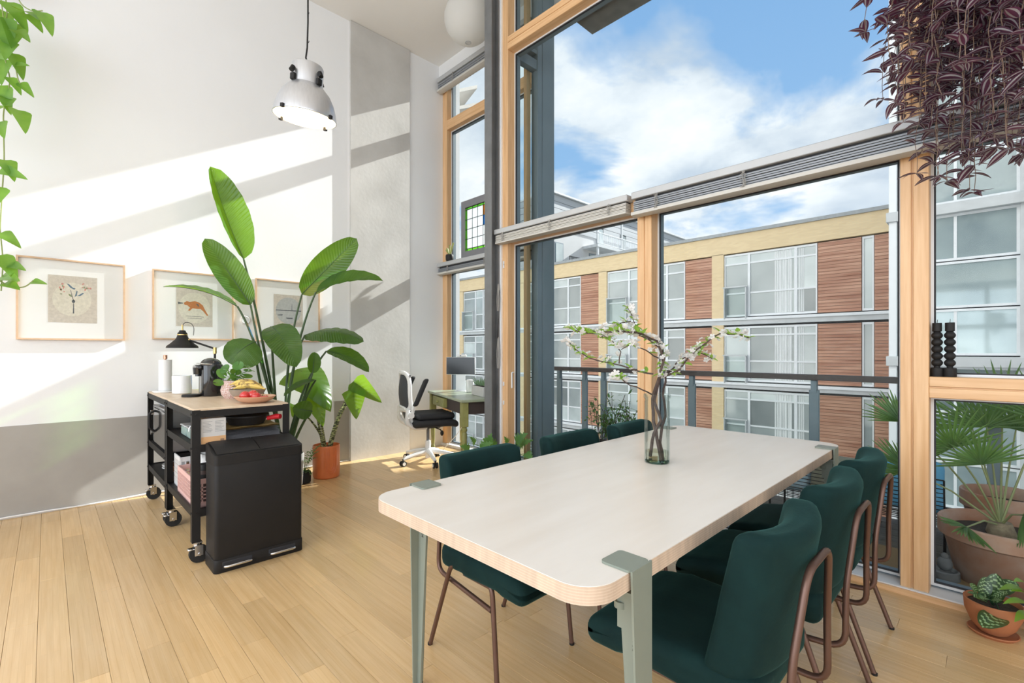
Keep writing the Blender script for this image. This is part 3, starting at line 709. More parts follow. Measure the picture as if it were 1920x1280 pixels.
bms = [blossom_mesh(k * .5) for k in range(3)]; lfm = spring_leaf_mesh()
more = []
def rnd_rot(): return (random.uniform(-1, 1), random.uniform(-1, 1), random.uniform(0, 6.28))
nbl = 0
for Q in TW:
    n = len(Q)
    for i, p in enumerate(Q):
        t = i / n; top = p.z > TZ + .36
        if not top: continue
        dens = 3.2 if t > .45 else .8
        for k in range(int(dens + random.random())):
            q = p + Vector((random.gauss(0, .012), random.gauss(0, .012), random.gauss(.004, .010)))
            link('blossom', random.choice(bms), br, q - br.location, rnd_rot(), (random.uniform(1.2, 1.9),) * 3); nbl += 1
        if random.random() < (.8 if t > .6 else .3):
            base = random.uniform(0, 6.28)
            for k in range(random.choice((2, 3, 4))):
                link('leaf', lfm, br, p - br.location, (random.uniform(-.6, .6), random.uniform(-1.0, .3), base + k * 1.6), (random.uniform(.9, 1.5),) * 3)
# ================================================================ kitchen trolleys
TRY0, TRY1, TRZ = .60, 1.135, .90
M['beech'] = mat('beech_worktop', (.76, .60, .44), .4, col2=(.68, .51, .35), stretch=(1, 9, 1), scale=3)
M['rubber'] = mat('black_rubber', (.015, .015, .015), .7)
def trolley(x1, x0, shelves, label):
    t = thing('kitchen_trolley', label, 'trolley', ((x0 + x1) / 2, (TRY0 + TRY1) / 2, 0), 0, 'black steel trolleys on wheels')
    MB().box(x0 + .002, x1 - .002, TRY0 + .004, TRY1 - .004, TRZ - .022, TRZ, .003).build('worktop', M['beech'], t)
    fr = MB()
    for y in (TRY0, TRY1 - .003): fr.box(x0, x1, y, y + .003, TRZ - .052, TRZ - .012)
    for x in (x0, x1 - .003): fr.box(x, x + .003, TRY0, TRY1, TRZ - .052, TRZ - .012)
    fr.build('top_frame', M['black'], t)
    for x, sx in ((x0, 1), (x1, -1)):
        for y, sy in ((TRY0, 1), (TRY1, -1)):
            l = MB().box(x - .001 * sx, x + .04 * sx, y - .002 * sy, y + .001 * sy, .125, TRZ - .008).box(x - .002 * sx, x + .001 * sx, y - .001 * sy, y + .04 * sy, .125, TRZ - .008).build('leg', M['black'], t)
            bolts = MB()
            for z in (TRZ - .03, shelves[0] - .02, shelves[1] - .02): bolts.cyl((x + .02 * sx, y - .006 * sy, z), (x + .02 * sx, y, z), .006, n=8).cyl((x - .006 * sx, y + .02 * sy, z), (x, y + .02 * sy, z), .006, n=8)
            bolts.build('bolt', M['black'], l)
            cx, cy = x + .025 * sx, y + .025 * sy
            c = MB().cyl((cx - .014, cy + .012, .052), (cx + .014, cy + .012, .052), .05, n=20).build('caster', M['rubber'], t)
            MB().box(cx - .025, cx + .025, cy - .025, cy + .025, .118, .126).cyl((cx, cy, .1), (cx, cy, .125), .016).box(cx - .021, cx - .017, cy - .012, cy + .03, .045, .105).box(cx + .017, cx + .021, cy - .012, cy + .03, .045, .105).cyl((cx - .026, cy + .012, .052), (cx + .026, cy + .012, .052), .009).box(cx - .018, cx + .018, cy - .045, cy - .01, .08, .09, .004).build('caster_fork', M['chrome'], c)
    for z in shelves:
        MB().box(x0 + .004, x1 - .004, TRY0 + .004, TRY1 - .004, z - .012, z - .008).box(x0 + .004, x1 - .004, TRY0 + .002, TRY0 + .005, z - .045, z).box(x0 + .004, x1 - .004, TRY1 - .005, TRY1 - .002, z - .045, z).box(x0 + .002, x0 + .005, TRY0 + .004, TRY1 - .004, z - .045, z).box(x1 - .005, x1 - .002, TRY0 + .004, TRY1 - .004, z - .045, z).build('shelf', M['black'], t)
    return t
trolley(-3.25, -4.095, (.69, .315), 'black steel trolley with pale wooden top and pink crate, behind the bin')
trolley(-4.105, -4.95, (.50, .30), 'black steel trolley against the wall, holding the oven')

# pedal bin
bn = thing('pedal_bin', 'black double pedal bin with steel pedals in front of the trolley', 'bin', (-3.13, .90, 0))
BX0, BX1, BY0, BY1 = -3.242, -3.022, .662, 1.136
MB().prism(rrect(BX0, BX1, BY0, BY1, .022, 4), .05, .618, bev=.004).build('body', M['black'], bn)
MB().prism(rrect(BX0 - .001, BX1 + .004, BY0 - .004, BY1 + .004, .024, 4), 0, .075, bev=.004).build('base', M['black'], bn)
ld = MB(); P = rrect(BX0 - .001, BX1 + .003, BY0 - .003, BY1 + .003, .022, 4)
ld.prism(P, .600, .655)
for v in ld.bm.verts:
    if v.co.z > .65: v.co.z += .045 * max(0, (BX1 - v.co.x) / .22)
ld.build('lid_rim', M['black'], bn)
for y0, y1 in ((BY0 + .012, .897), (.901, BY1 - .012)):
    MB().grid(lambda i, j: Vector((BX0 + .01 + i * (BX1 - BX0 - .02), y0 + (y1 - y0) * j, .662 + .045 * (1 - i) ** 1.0 - .002 + .008 * math.sin(math.pi * i))), 8, 1).build('lid', M['black'], bn)
for y0, y1 in ((.705, .845), (.945, 1.085)):
    r_ = MB().box(BX1 + .0, BX1 + .006, y0 - .006, y1 + .006, .022, .06, .002).build('pedal_recess', M['black_gap'], bn)
    MB().tube([(BX1 - .002, y0, .035), (BX1 + .03, y0 + .004, .04), (BX1 + .03, y1 - .004, .04), (BX1 - .002, y1, .035)], .0075, 10, fil=.02).build('pedal', M['chrome'], bn)

# ---- things on the worktop (positions read where each one stands on the top)
def top(u, v): return onZ(u, v, TRZ)
def on(dx, dy): return Vector((dx, dy, TRZ))
# paper towel holder
p = top(306, 731)
p = Vector((max(p.x, -4.86), p.y, TRZ)); p.x = -4.78; p.y = .695
kt = thing('paper_towel_holder', 'white paper towel roll on a marble base with copper tip', 'towel holder', p)
MB().lathe([(0, 0), (.085, 0), (.088, .004), (.085, .012), (0, .012)], p, 28).build('marble_base', mat('white_marble', (.82, .81, .80), .25, var=.08, scale=30), kt)
MB().lathe([(.018, .013), (.046, .013), (.046, .263), (.018, .263), (.018, .013)], p, 24).build('paper_roll', M['white'], kt)
MB().lathe([(0, .012), (.007, .012), (.007, .27), (.014, .272), (.014, .30), (.012, .304), (0, .304)], p, 14).build('copper_tip', M['copper'], kt)
p = Vector((-4.52, .765, TRZ)); tg = thing('storage_jar', 'frosted white glass tumbler beside the coffee machine', 'jar', p)
MB().lathe([(0, 0), (.060, 0), (.066, .004), (.067, .14), (.065, .143), (.063, .14), (.062, .012), (0, .01)], p, 28).build('glass_body', mat('frosted_glass', (.84, .85, .85), .25, var=.03, coat=.3), tg)
# coffee machine
p = Vector((-4.17, .965, TRZ)); cm = thing('coffee_machine', 'glossy black capsule coffee machine on the trolley', 'coffee machine', p, R(0))
MB().prism(rrect(-4.245, -4.065, .90, 1.04, .05, 6), TRZ, TRZ + .235, bev=.01).build('body', M['black_gloss'], cm)
MB().sph((-4.155, .97, TRZ + .235), .088, .07, .05, 24, 10).build('dome_head', M['black_gloss'], cm)
MB().cyl((-4.155, .885, TRZ + .215), (-4.155, .885, TRZ + .165), .032, .028, 18).cyl((-4.155, .885, TRZ + .165), (-4.155, .885, TRZ + .15), .016, n=12).build('spout', M['black_gloss'], cm)
MB().box(-4.22, -4.09, .865, .905, TRZ + .2, TRZ + .235, .01).build('brew_neck', M['black_gloss'], cm)
MB().lathe([(0, 0), (.06, 0), (.06, .014), (.056, .018), (0, .018)], (-4.155, .845, TRZ), 24).build('drip_tray', M['black'], cm)
MB().tube([(-4.24, .96, TRZ + .238), (-4.245, .89, TRZ + .244), (-4.07, .89, TRZ + .244), (-4.07, .96, TRZ + .238)], .004, 8, fil=.03).build('lever', M['chrome'], cm)
MB().box(-4.03, -3.985, 1.02, 1.09, TRZ, TRZ + .2, .01).build('water_tank', glassmat('tank_glass'), cm)
cm.location.y -= .085
# desk lamp behind the machine
p = Vector((-4.40, .965, TRZ)); dl = thing('desk_lamp', 'black and brass articulated desk lamp behind the coffee machine', 'lamp', p)
MB().lathe([(0, 0), (.075, 0), (.078, .006), (.06, .016), (.012, .02), (0, .02)], p, 24).build('base', M['black'], dl)
J = p + Vector((0, 0, .335))
MB().cyl(p + Vector((0, 0, .018)), J, .0085).build('stem', M['black'], dl)
MB().cyl(J + Vector((0, 0, -.02)), J + Vector((0, 0, .03)), .013, n=14).build('brass_joint', M['brass'], dl)
SH = at(342, 652, (p - Vector((0, 0, H))).dot(FW) - .02)                # rim centre
A = SH + Vector((0, 0, .085))
MB().cyl(J + Vector((0, 0, .02)), A + (J - A).normalized() * .055, .0075).build('arm', M['black'], dl)
MB().lathe([(.108, 0), (.109, .003), (.104, .016), (.084, .032), (.05, .066), (.034, .09), (.033, .118), (.026, .125), (.020, .14), (0, .142), (0, .137), (.03, .112), (.047, .062), (.081, .029), (.105, .003)], SH, 32).build('lamp_shade', M['black'], dl)
MB().lathe([(.034, .100), (.037, .102), (.037, .108), (.034, .11)], SH, 20).cyl(SH + Vector((0, 0, .14)), SH + Vector((0, 0, .185)), .006).cyl(A + (J - A).normalized() * .02, A + (J - A).normalized() * .06, .008).build('brass_collar', M['brass'], dl)
MB().tube([SH + Vector((0, 0, .18)), SH + RT * .02 + Vector((0, 0, .205)), SH + RT * .07 + Vector((0, 0, .20)), SH + RT * .095 + Vector((0, 0, .16)), SH + RT * .088 + Vector((0, 0, .10))], .0022, 6, fil=.03).build('cord', M['black'], dl)
# pilea in a woven pot
p = Vector((-3.83, .965, TRZ)); PP = p
pl = thing('pilea_plant', 'round-leaved pilea in a pink and white woven pot', 'plant', p)
def woven():
    m = mat('woven_pot', (.66, .47, .41), .8, col2=(.80, .74, .70), scale=1, bump=.3); t = m.node_tree; pr = t.nodes['Principled BSDF']
    pos = N(t, 'ShaderNodeNewGeometry').outputs['Position']
    ck = N(t, 'ShaderNodeTexVoronoi', Scale=150.0); t.links.new(pos, ck.inputs['Vector']); c = ramp(t, [(.2, (.80, .74, .70)), (.6, (.52, .30, .25))], ck.outputs['Distance']); t.links.new(c, pr.inputs['Base Color']); return m
MB().lathe([(0, 0), (.065, 0), (.085, .03), (.09, .06), (.074, .12), (.070, .125), (.066, .12), (.066, .10), (0, .10)], p, 28).build('pot', woven(), pl)
MB().lathe([(0, .105), (.065, .105), (.0655, .10)], p, 20).build('soil', M['soil'], pl)
M['pilea'] = leafmat('pilea_leaf', (.10, .26, .055), (.05, .16, .04), .35, .3)
def disc_leaf():
    m = MB(); m.grid(lambda i, j: Vector((i * .95 * math.cos((j - .5) * 6.0) * .5, i * math.sin((j - .5) * 6.0) * .5, .12 * i * i - .05 * i)), 4, 14); return m.mesh('leaf', M['pilea'])
dlf = disc_leaf(); random.seed(5)
for k in range(17):
    a = k * 2.4; rr = random.uniform(.03, .115); zt = .15 + random.uniform(0, .11) - (.05 if rr > .09 else 0)
    q = p + Vector((rr * math.cos(a), rr * math.sin(a), zt))
    MB().tube([p + Vector((0, 0, .11)), p + Vector((rr * .5 * math.cos(a), rr * .5 * math.sin(a), zt * .9)), q], .0018, 5).build('stalk', M['pilea'], pl)
    tl = random.uniform(.3, 1.2); link('leaf', dlf, pl, q - p, (tl * math.sin(a) * -1, tl * math.cos(a), random.uniform(0, 6)), (random.uniform(.055, .085),) * 3)
# fruit
def bowl(c, r, h, name): return MB().lathe([(0, 0), (r * .42, 0), (r * .8, h * .45), (r, h), (r * .975, h * 1.02), (r * .76, h * .5), (r * .38, .008), (0, .006)], c, 32)
p = Vector((-3.60, .985, TRZ)); o = solo('fruit_bowl', bowl(p, .115, .075, ''), mat('taupe_bowl', (.36, .29, .23), .5, var=.1), 'taupe ceramic bowl holding the bananas', 'bowl')
M['banana'] = mat('ripe_banana', (.72, .50, .12), .5, col2=(.16, .08, .03), scale=22, detail=5)
M['banana'].node_tree.nodes['Color Ramp'].color_ramp.elements[0].position = .38; M['banana'].node_tree.nodes['Color Ramp'].color_ramp.elements[1].position = .5
for k, lab in enumerate(('front brown-spotted banana in the taupe bowl', 'middle spotted banana in the taupe bowl', 'rear banana in the taupe bowl, nearest the woven pot')):
    pts = []
    for i in range(11):
        t = i / 10; pts.append(p + Vector((.03 - k * .042, 0, .078 + .012 * k)) + RT * ((t - .5) * .22) + Vector((0, 0, .022 * math.sin(math.pi * t))))
    solo('banana', MB().tube(pts, [.003, .006, .015, .018, .019, .019, .019, .018, .015, .007, .004], 8), M['banana'], lab, 'banana', 'bananas in the taupe bowl')
solo('plum_heap', MB().sph(p + Vector((.0, .03, .04)), .03).sph(p + Vector((.035, -.02, .042)), .03), mat('dark_plum', (.12, .02, .025), .35), 'dark red plums under the bananas', 'plum')
p = Vector((-3.40, .975, TRZ)); o = solo('tomato_dish', MB().lathe([(0, 0), (.06, 0), (.10, .018), (.123, .042), (.120, .044), (.096, .024), (.055, .008), (0, .007)], p, 36), mat('terracotta_dish', (.72, .42, .27), .5, var=.1), 'shallow terracotta-coloured dish of tomatoes', 'dish')
M['tomato'] = mat('tomato_red', (.62, .035, .03), .2, var=.15, scale=30, coat=.5); M['vine'] = mat('green_vine', (.16, .24, .05), .6)
spots = [(-.055, -.045, .034, 'large tomato nearest the camera in the dish'), (-.035, .0, .036, 'large tomato on top of the left of the dish'), (-.06, .03, .03, 'large tomato behind in the dish')]
for k in range(12): spots.append((random.uniform(-.03, .05), -.02 + k * .0085 + random.uniform(-.01, .01), .0165, 'small cherry tomato on the vine in the dish'))
for dx_, dy_, r, lab in spots:
    q = p + RT * (dy_ * .9) + FW * (dx_ * .8) + Vector((0, 0, .012 + r))
    if r > .02: q = p + RT * (-.055 + .045 * spots.index((dx_, dy_, r, lab)) * .8) + FW * (-.02 + .03 * (spots.index((dx_, dy_, r, lab)) % 2)) + Vector((0, 0, .012 + r))
    t = thing('tomato', lab, 'tomato', q, 0, 'tomatoes in the dish')
    MB().sph(q, r, r, r * .9, 14, 8).build('flesh', M['tomato'], t)
    MB().tube([q + Vector((0, 0, r * .85)), q + Vector((.004, .004, r * 1.25))], .0014, 5).build('stem', M['vine'], t)

# ---- things on the trolley shelves
SZ = .682
bx = thing('cardboard_box', 'white and orange printed food box on the upper trolley shelf', 'box', (-3.30, .72, SZ))
MB().box(-3.33, -3.265, .645, .775, SZ, SZ + .155, .002).build('carton', mat('carton', (.70, .68, .66), .6, var=.02), bx)
pr = MB().box(-3.2652, -3.2645, .646, .774, SZ + .002, SZ + .048).build('orange_print', mat('carton_orange', (.80, .46, .22), .6), bx)
ln = MB()
for c in range(2):
    for k in range(8): ln.box(-3.2652, -3.2645, .655 + c * .062, .655 + c * .062 + random.uniform(.03, .05), SZ + .135 - k * .0085, SZ + .138 - k * .0085)
ln.build('small_print', mat('print_grey', (.38, .38, .38), .7), bx)
MB().box(-3.2652, -3.2643, .745, .765, SZ + .01, SZ + .03).build('stamp', mat('print_brown', (.35, .2, .12), .7), bx)
pn = thing('frying_pan', 'black cast iron pan with red silicone handle on the mats', 'pan', (-3.42, .93, .765))
MB().lathe([(0, 0), (.10, 0), (.125, .05), (.128, .05), (.128, .054), (.12, .054), (.098, .006), (0, .006)], (-3.42, .93, .766), 32).build('pan_body', M['black'], pn)
MB().lathe([(0, .058), (.13, .052), (.13, .056), (.05, .068), (0, .07)], (-3.42, .93, .768), 32).build('lid', M['black'], pn)
MB().tube([(-3.33, 1.03, .80), (-3.285, 1.07, .812), (-3.262, 1.085, .812)], [.014, .018, .016], 10).build('red_handle', mat('red_silicone', (.62, .02, .03), .45), pn)
for k in range(6):
    c = (.42, .42, .45) if k < 5 else (.50, .33, .10)
    z = SZ + k * .0135
    solo('placemat', MB().grid(lambda i, j: Vector((-3.60 + i * .32, .78 + j * .31, z + .004 + .003 * math.sin(i * 9 + k) + .002 * math.sin(j * 11 + k * 2))), 10, 10).grid(lambda i, j: Vector((-3.60 + i * .32, .78 + j * .31, z + .011 + .003 * math.sin(i * 9 + k) + .002 * math.sin(j * 11 + k * 2))), 10, 10), mat('mat_%d' % k, c, .85, var=.2, scale=120), ('folded grey placemat, number %s from the bottom of the stack under the pan' % ('one', 'two', 'three', 'four', 'five', '')[k]) if k < 5 else 'mustard placemat on top of the stack under the pan', 'placemat', 'placemats under the pan')
jr = thing('preserving_jar', 'clip-top glass jar of grains on the upper trolley shelf', 'jar', (-3.385, .665, SZ))
MB().lathe([(0, 0), (.04, 0), (.043, .01), (.043, .09), (.036, .105), (.036, .115), (0, .115)], (-3.385, .665, SZ), 20).build('glass_body', M['vase'], jr)
MB().lathe([(0, .003), (.039, .003), (.039, .06), (0, .06)], (-3.385, .665, SZ), 18).build('grains', mat('grains', (.45, .20, .10), .8, var=.5, scale=160), jr)
MB().lathe([(.037, .112), (.041, .114), (.041, .126), (.03, .132), (0, .133)], (-3.385, .665, SZ), 20).build('lid', M['copper'], jr)
MB().tube([(-3.385, .625, SZ + .12), (-3.395, .61, SZ + .09), (-3.385, .608, SZ + .07)], .0025, 5).build('clip', M['chrome'], jr)
for k, (x, lab) in enumerate(((-3.56, 'sage green lidded food container beside the clip-top jar'), (-3.74, 'sage green lidded food container in the middle of the upper shelf'))):
    t = thing('food_container', lab, 'container', (x, .70, SZ), 0, 'green food containers'); m_ = mat('sage_plastic_%d' % k, (.27, .36, .33), .5)
    MB().box(x - .075, x + .075, .64, .78, SZ, SZ + .06, .008).build('tub', m_, t); MB().box(x - .08, x + .08, .635, .785, SZ + .06, SZ + .072, .005).build('lid', M['alu'], t)
    MB().lathe([(0, 0), (.07, 0), (.07, .006), (0, .006)], n=20, M=TM((x + .03, .71, SZ + .135), 0, R(75))).build('plate', M['black'], t)
# oven on the other trolley
ov = thing('mini_oven', 'stainless mini oven with black handle on the wall-side trolley', 'oven', (-4.5, .85, .492))
MB().box(-4.86, -4.16, .625, 1.05, .50, .80, .006).build('housing', mat('brushed_steel', (.62, .62, .62), .3, metal=.8, var=.05, stretch=(1, 1, 20)), ov)
MB().box(-4.70, -4.17, .61, .626, .515, .79, .004).build('door', M['black_gloss'], ov)
MB().tube([(-4.66, .612, .60), (-4.66, .575, .63), (-4.66, .575, .75), (-4.66, .612, .765)], .009, 8, fil=.03).build('handle', M['black'], ov)
for z in (.74, .58): MB().cyl((-4.79, .60, z), (-4.79, .626, z), .02, n=16).build('knob', M['chrome'], ov)
solo('tea_towel', MB().box(-4.8, -4.25, .66, .98, .802, .808).grid(lambda i, j: Vector((-4.8 + .5 * i, .66 + .3 * j, .812 + .012 * math.sin(i * 12) + .01 * math.sin(j * 9))), 12, 8), mat('striped_towel', (.75, .76, .78), .9, col2=(.45, .48, .55), stretch=(1, 30, 1), scale=3), 'crumpled striped tea towel on top of the oven', 'towel')
for k, (r, h, lab) in enumerate(((.13, .10, 'large stainless mixing bowl on the bottom shelf'), (.10, .13, 'smaller bowl nested in the mixing bowl'))):
    solo('mixing_bowl', bowl(Vector((-4.36, .78, .29 + .05 * k)), r, .09, ''), (M['copper'] if k == 0 else M['white']), lab, 'bowl', 'nested bowls')
solo('white_plate_stack', MB().lathe([(0, 0), (.06, 0), (.1, .02), (.1, .026), (.055, .008), (0, .008)], (-4.62, .75, .29), 24).lathe([(0, .02), (.06, .02), (.1, .04), (.1, .046), (.055, .028), (0, .028)], (-4.62, .75, .29), 24), M['white'], 'white plates on the bottom shelf beside the mixing bowls', 'plate')
# pink crate
cr = thing('pink_crate', 'pale pink plastic folding crate on the low trolley shelf', 'crate', (-3.5, .78, .307))
M['pink'] = mat('pink_plastic', (.80, .50, .46), .5, var=.03)
def lattice(ax, c, a0, a1, z0, z1, n):
    m = MB()
    def bar(s0, s1, q0, q1):
        if ax == 'y': m.box(s0, s1, c, c + .006, q0, q1)
        else: m.box(c, c + .006, s0, s1, q0, q1)
    bar(a0, a1, z0, z0 + .025); bar(a0, a1, z1 - .03, z1)
    for i in range(n + 1): x = a0 + (a1 - a0 - .008) * i / n; bar(x, x + .008, z0 + .025, z1 - .03)
    for k in range(1, 5): z = z0 + .025 + (z1 - z0 - .055) * k / 5; bar(a0, a1, z - .003, z + .003)
    return m
for nm, ax, c, a0, a1 in (('side', 'y', .622, -3.82, -3.31), ('side', 'y', .90, -3.82, -3.31), ('end', 'x', -3.316, .628, .90), ('end', 'x', -3.82, .628, .90)):
    lattice(ax, c, a0, a1, .31, .475, 14 if ax == 'y' else 9).build('crate_' + nm, M['pink'], cr)
MB().box(-3.82, -3.31, .622, .906, .306, .312).build('crate_floor', M['pink'], cr)
cw = thing('white_crate', 'white plastic crate behind the pink one on the low shelf', 'crate', (-3.88, .78, .307))
for nm, ax, c, a0, a1 in (('side', 'y', .64, -4.05, -3.84), ('side', 'y', .89, -4.05, -3.84), ('end', 'x', -3.85, .64, .89)):
    lattice(ax, c, a0, a1, .31, .52, 9).build('crate_' + nm, M['white'], cw)
MB().box(-4.05, -3.84, .64, .896, .306, .312).build('crate_floor', M['white'], cw)
tm = thing('travel_cup', 'dark brown travel cup with black lid in the pink crate', 'cup', (-3.44, .70, .313))
MB().lathe([(0, 0), (.032, 0), (.042, .19), (0, .19)], (-3.44, .70, .314), 20).build('cup', mat('brown_cup', (.06, .04, .035), .4), tm)
MB().lathe([(0, .19), (.046, .19), (.046, .205), (.036, .225), (0, .225)], (-3.44, .70, .314), 20).build('lid', M['black'], tm)
MB().lathe([(0.0415, .12), (.0425, .121), (.0435, .165), (.0425, .166)], (-3.44, .70, .314), 20).build('grip_band', M['black'], tm)
random.seed(9)
bg_ = MB()
bg_.sph((-3.66, .74, .46), .10, .07, .12, 16, 10)
for v in bg_.bm.verts: v.co += Vector((random.uniform(-1, 1), random.uniform(-1, 1), random.uniform(-1, 1))) * .016; v.co.z = max(v.co.z, .318)
solo('plastic_bag', bg_, mat('clear_bag', (.82, .80, .77), .3, var=.1, coat=.3), 'crumpled translucent plastic bag in the pink crate', 'bag')
yb = solo('snack_box', MB().box(-4.02, -3.88, .70, .76, .53, .66, .003), mat('snack_print', (.78, .68, .30), .5, col2=(.45, .12, .08), scale=14), 'yellow snack packet sticking out of the white crate', 'packet')
yb.location.z = .318
# ================================================================ pictures on the wall
M['oak_frame'] = mat('pale_oak_frame', (.62, .42, .27), .5, var=.1, stretch=(1, 6, 6), scale=4)
M['mount'] = mat('white_mount', (.90, .90, .885), .7, var=.01)
M['pic_glass'] = glassmat('picture_glass', (.985, .985, .985), (.9, .92, .92), .5, .06)
def paint(n, c): return mat(n, c, .8, var=.12, scale=60)
INK = paint('print_ink', (.12, .13, .14)); SEPIA = paint('print_sepia', (.62, .565, .49)); DISC = paint('print_disc', (.70, .66, .56)); RUST = paint('print_rust', (.52, .20, .07)); BLUE = paint('print_blue', (.13, .20, .27)); PINK = paint('print_pink', (.62, .28, .24)); GRN = paint('print_green', (.26, .30, .17)); GREY = paint('print_grey_disc', (.47, .48, .47))
def picture(u0, u1, vt, vb, pu0, pu1, pvt, pvb, label):
    a, b = onX(u0, vt[0], XL), onX(u1, vt[1], XL); c, d = onX(u0, vb[0], XL), onX(u1, vb[1], XL)
    y0, y1 = a.y, b.y; zt, zb = (a.z + b.z) / 2, (c.z + d.z) / 2; x = XL + .003
    t = thing('framed_picture', label, 'picture', (x, (y0 + y1) / 2, zb), 0, 'framed prints on the left wall')
    f = .012
    fr = MB().box(x, x + .024, y0, y0 + f, zb, zt).box(x, x + .024, y1 - f, y1, zb, zt).box(x, x + .024, y0 + f, y1 - f, zb, zb + f).box(x, x + .024, y0 + f, y1 - f, zt - f, zt)
    fr.build('frame', M['oak_frame'], t)
    MB().box(x, x + .006, y0 + f, y1 - f, zb + f, zt - f).build('mount', M['mount'], t)
    MB().box(x + .016, x + .018, y0 + f, y1 - f, zb + f, zt - f).build('glazing', M['pic_glass'], t)
    py0, py1 = onX(pu0, 560, XL).y, onX(pu1, 560, XL).y
    pz1 = (onX(pu0, pvt, XL).z + onX(pu1, pvt, XL).z) / 2; pz0 = (onX(pu0, pvb, XL).z + onX(pu1, pvb, XL).z) / 2
    pr = MB().box(x + .006, x + .007, py0, py1, pz0, pz1).build('print', SEPIA, t)
    def P(s, q, k=0): return Vector((x + .0072 + .0001 * k, py0 + (py1 - py0) * s, pz0 + (pz1 - pz0) * q))
    return t, pr, P
def blob(P, pr, m, cx, cy, rx, ry, k=1, n=20, name='ink_shape', rot=0):
    MB().poly([P(cx + rx * math.cos(2 * math.pi * i / n) * math.cos(rot) - ry * math.sin(2 * math.pi * i / n) * math.sin(rot), cy + rx * math.cos(2 * math.pi * i / n) * math.sin(rot) + ry * math.sin(2 * math.pi * i / n) * math.cos(rot), k) for i in range(n)]).build(name, m, pr, fix=False)
def shape(P, pr, m, pts, k=2, name='ink_shape'): MB().poly([P(a, b, k) for a, b in pts]).build(name, m, pr, fix=False)
t, pr, P = picture(30, 234, (478, 498), (636, 638.5), 90, 182, 518, 605, 'framed print of a bird among flowers, leftmost of three pictures')
blob(P, pr, DISC, .48, .5, .40, .36)
shape(P, pr, INK, [(.49, .2), (.52, .2), (.515, .42), (.50, .42)]); blob(P, pr, INK, .505, .46, .035, .035, 2)
shape(P, pr, BLUE, [(.36, .84), (.42, .82), (.50, .75), (.55, .74), (.52, .71), (.44, .75)]); shape(P, pr, BLUE, [(.53, .56), (.57, .70), (.59, .68), (.57, .58)]); shape(P, pr, BLUE, [(.58, .58), (.70, .66), (.72, .64), (.64, .58)])
shape(P, pr, GRN, [(.40, .62), (.46, .60), (.48, .55), (.42, .57)]); shape(P, pr, INK, [(.50, .46), (.44, .70), (.45, .70), (.515, .47)])
random.seed(2)
for k in range(26):
    a = random.choice(((.24, .72), (.28, .82), (.30, .64), (.66, .82), (.80, .80), (.70, .72))); blob(P, pr, random.choice((PINK, PINK, GRN, DISC)), a[0] + random.gauss(0, .04), a[1] + random.gauss(0, .04), random.uniform(.012, .028), random.uniform(.010, .024), 3 + k % 4, 8, 'petal')
t, pr, P = picture(285, 437, (505, 518), (636, 638), 330, 398, 540, 612, 'framed print of an orange-brown beaver, middle of three pictures')
blob(P, pr, DISC, .5, .48, .44, .40)
shape(P, pr, RUST, [(.20, .60), (.28, .65), (.36, .63), (.50, .66), (.62, .63), (.72, .56), (.80, .42), (.88, .30), (.84, .29), (.74, .40), (.66, .46), (.56, .46), (.44, .47), (.36, .40), (.31, .41), (.37, .48), (.30, .54), (.22, .55)], 2, 'beaver_body')
shape(P, pr, INK, [(.04, .62), (.18, .60), (.18, .58), (.05, .56)]); shape(P, pr, INK, [(.52, .60), (.60, .58), (.62, .50), (.58, .54)], 3); shape(P, pr, INK, [(.25, .27), (.75, .26), (.75, .25), (.25, .26)]); shape(P, pr, INK, [(.30, .22), (.70, .21), (.70, .20), (.30, .21)])
t, pr, P = picture(478, 598, (523.5, 531), (640, 640.5), 513, 567, 553, 612, 'framed print of a round harbour scene, right of three pictures, behind the big plant')
blob(P, pr, GREY, .5, .5, .44, .42)
shape(P, pr, INK, [(.06, .52), (.94, .52), (.94, .49), (.06, .49)]); shape(P, pr, INK, [(.60, .52), (.62, .52), (.615, .72), (.605, .72)]); shape(P, pr, INK, [(.12, .36), (.30, .38), (.28, .34), (.14, .34)]); shape(P, pr, INK, [(.40, .28), (.66, .28), (.62, .24), (.44, .24)])
# small white wall lamp between the pictures
p = onX(459, 600, XL); t = thing('wall_socket', 'small round white fitting on the wall between two pictures', 'fitting', p)
MB().lathe([(0, 0), (.045, 0), (.045, .008), (.036, .02), (0, .022)], n=24, M=TM(p, 0, 0, R(90))).build('cover', M['white'], t)
MB().lathe([(.030, .021), (.033, .026), (.036, .021)], n=24, M=TM(p, 0, 0, R(90))).build('rim', M['alu'], t)

# ================================================================ pendant lamp
PD = 3.4; pc = at(572, 222, PD)
LT = thing('pendant_lamp', 'brushed aluminium industrial pendant lamp, lit, hanging from the ceiling', 'lamp', pc)
axis = (Vector((0, 0, 1)) + RT * .10 - FW * .10).normalized()
LM = Matrix.Translation(pc) @ axis.to_track_quat('Z', 'Y').to_matrix().to_4x4()
M['brushed'] = mat('brushed_aluminium', (.66, .67, .70), .32, metal=.75, var=.06, stretch=(20, 20, 2), scale=3)
M['reflector'] = mat('warm_reflector', (.95, .88, .72), .4, var=.02, em=(1, .82, .52), emp=.22)
MB().lathe([(.212, 0), (.212, .006), (.205, .05), (.188, .11), (.160, .165), (.124, .205), (.108, .222), (.106, .245), (.106, .345), (.098, .36), (.05, .366), (0, .366)], n=40, M=LM).build('lamp_shade', M['brushed'], LT)
MB().lathe([(.208, .002), (.20, .05), (.183, .105), (.155, .158), (.12, .196), (.06, .215), (0, .22)], n=40, M=LM).build('reflector', M['reflector'], LT, fix=False)
MB().sph((0, 0, 0), .05, .05, .075, 16, 10).build('bulb', mat('lit_bulb', (1, .95, .85), .4, em=(1, .88, .66), emp=3.0), LT, False).location = (axis * .11)
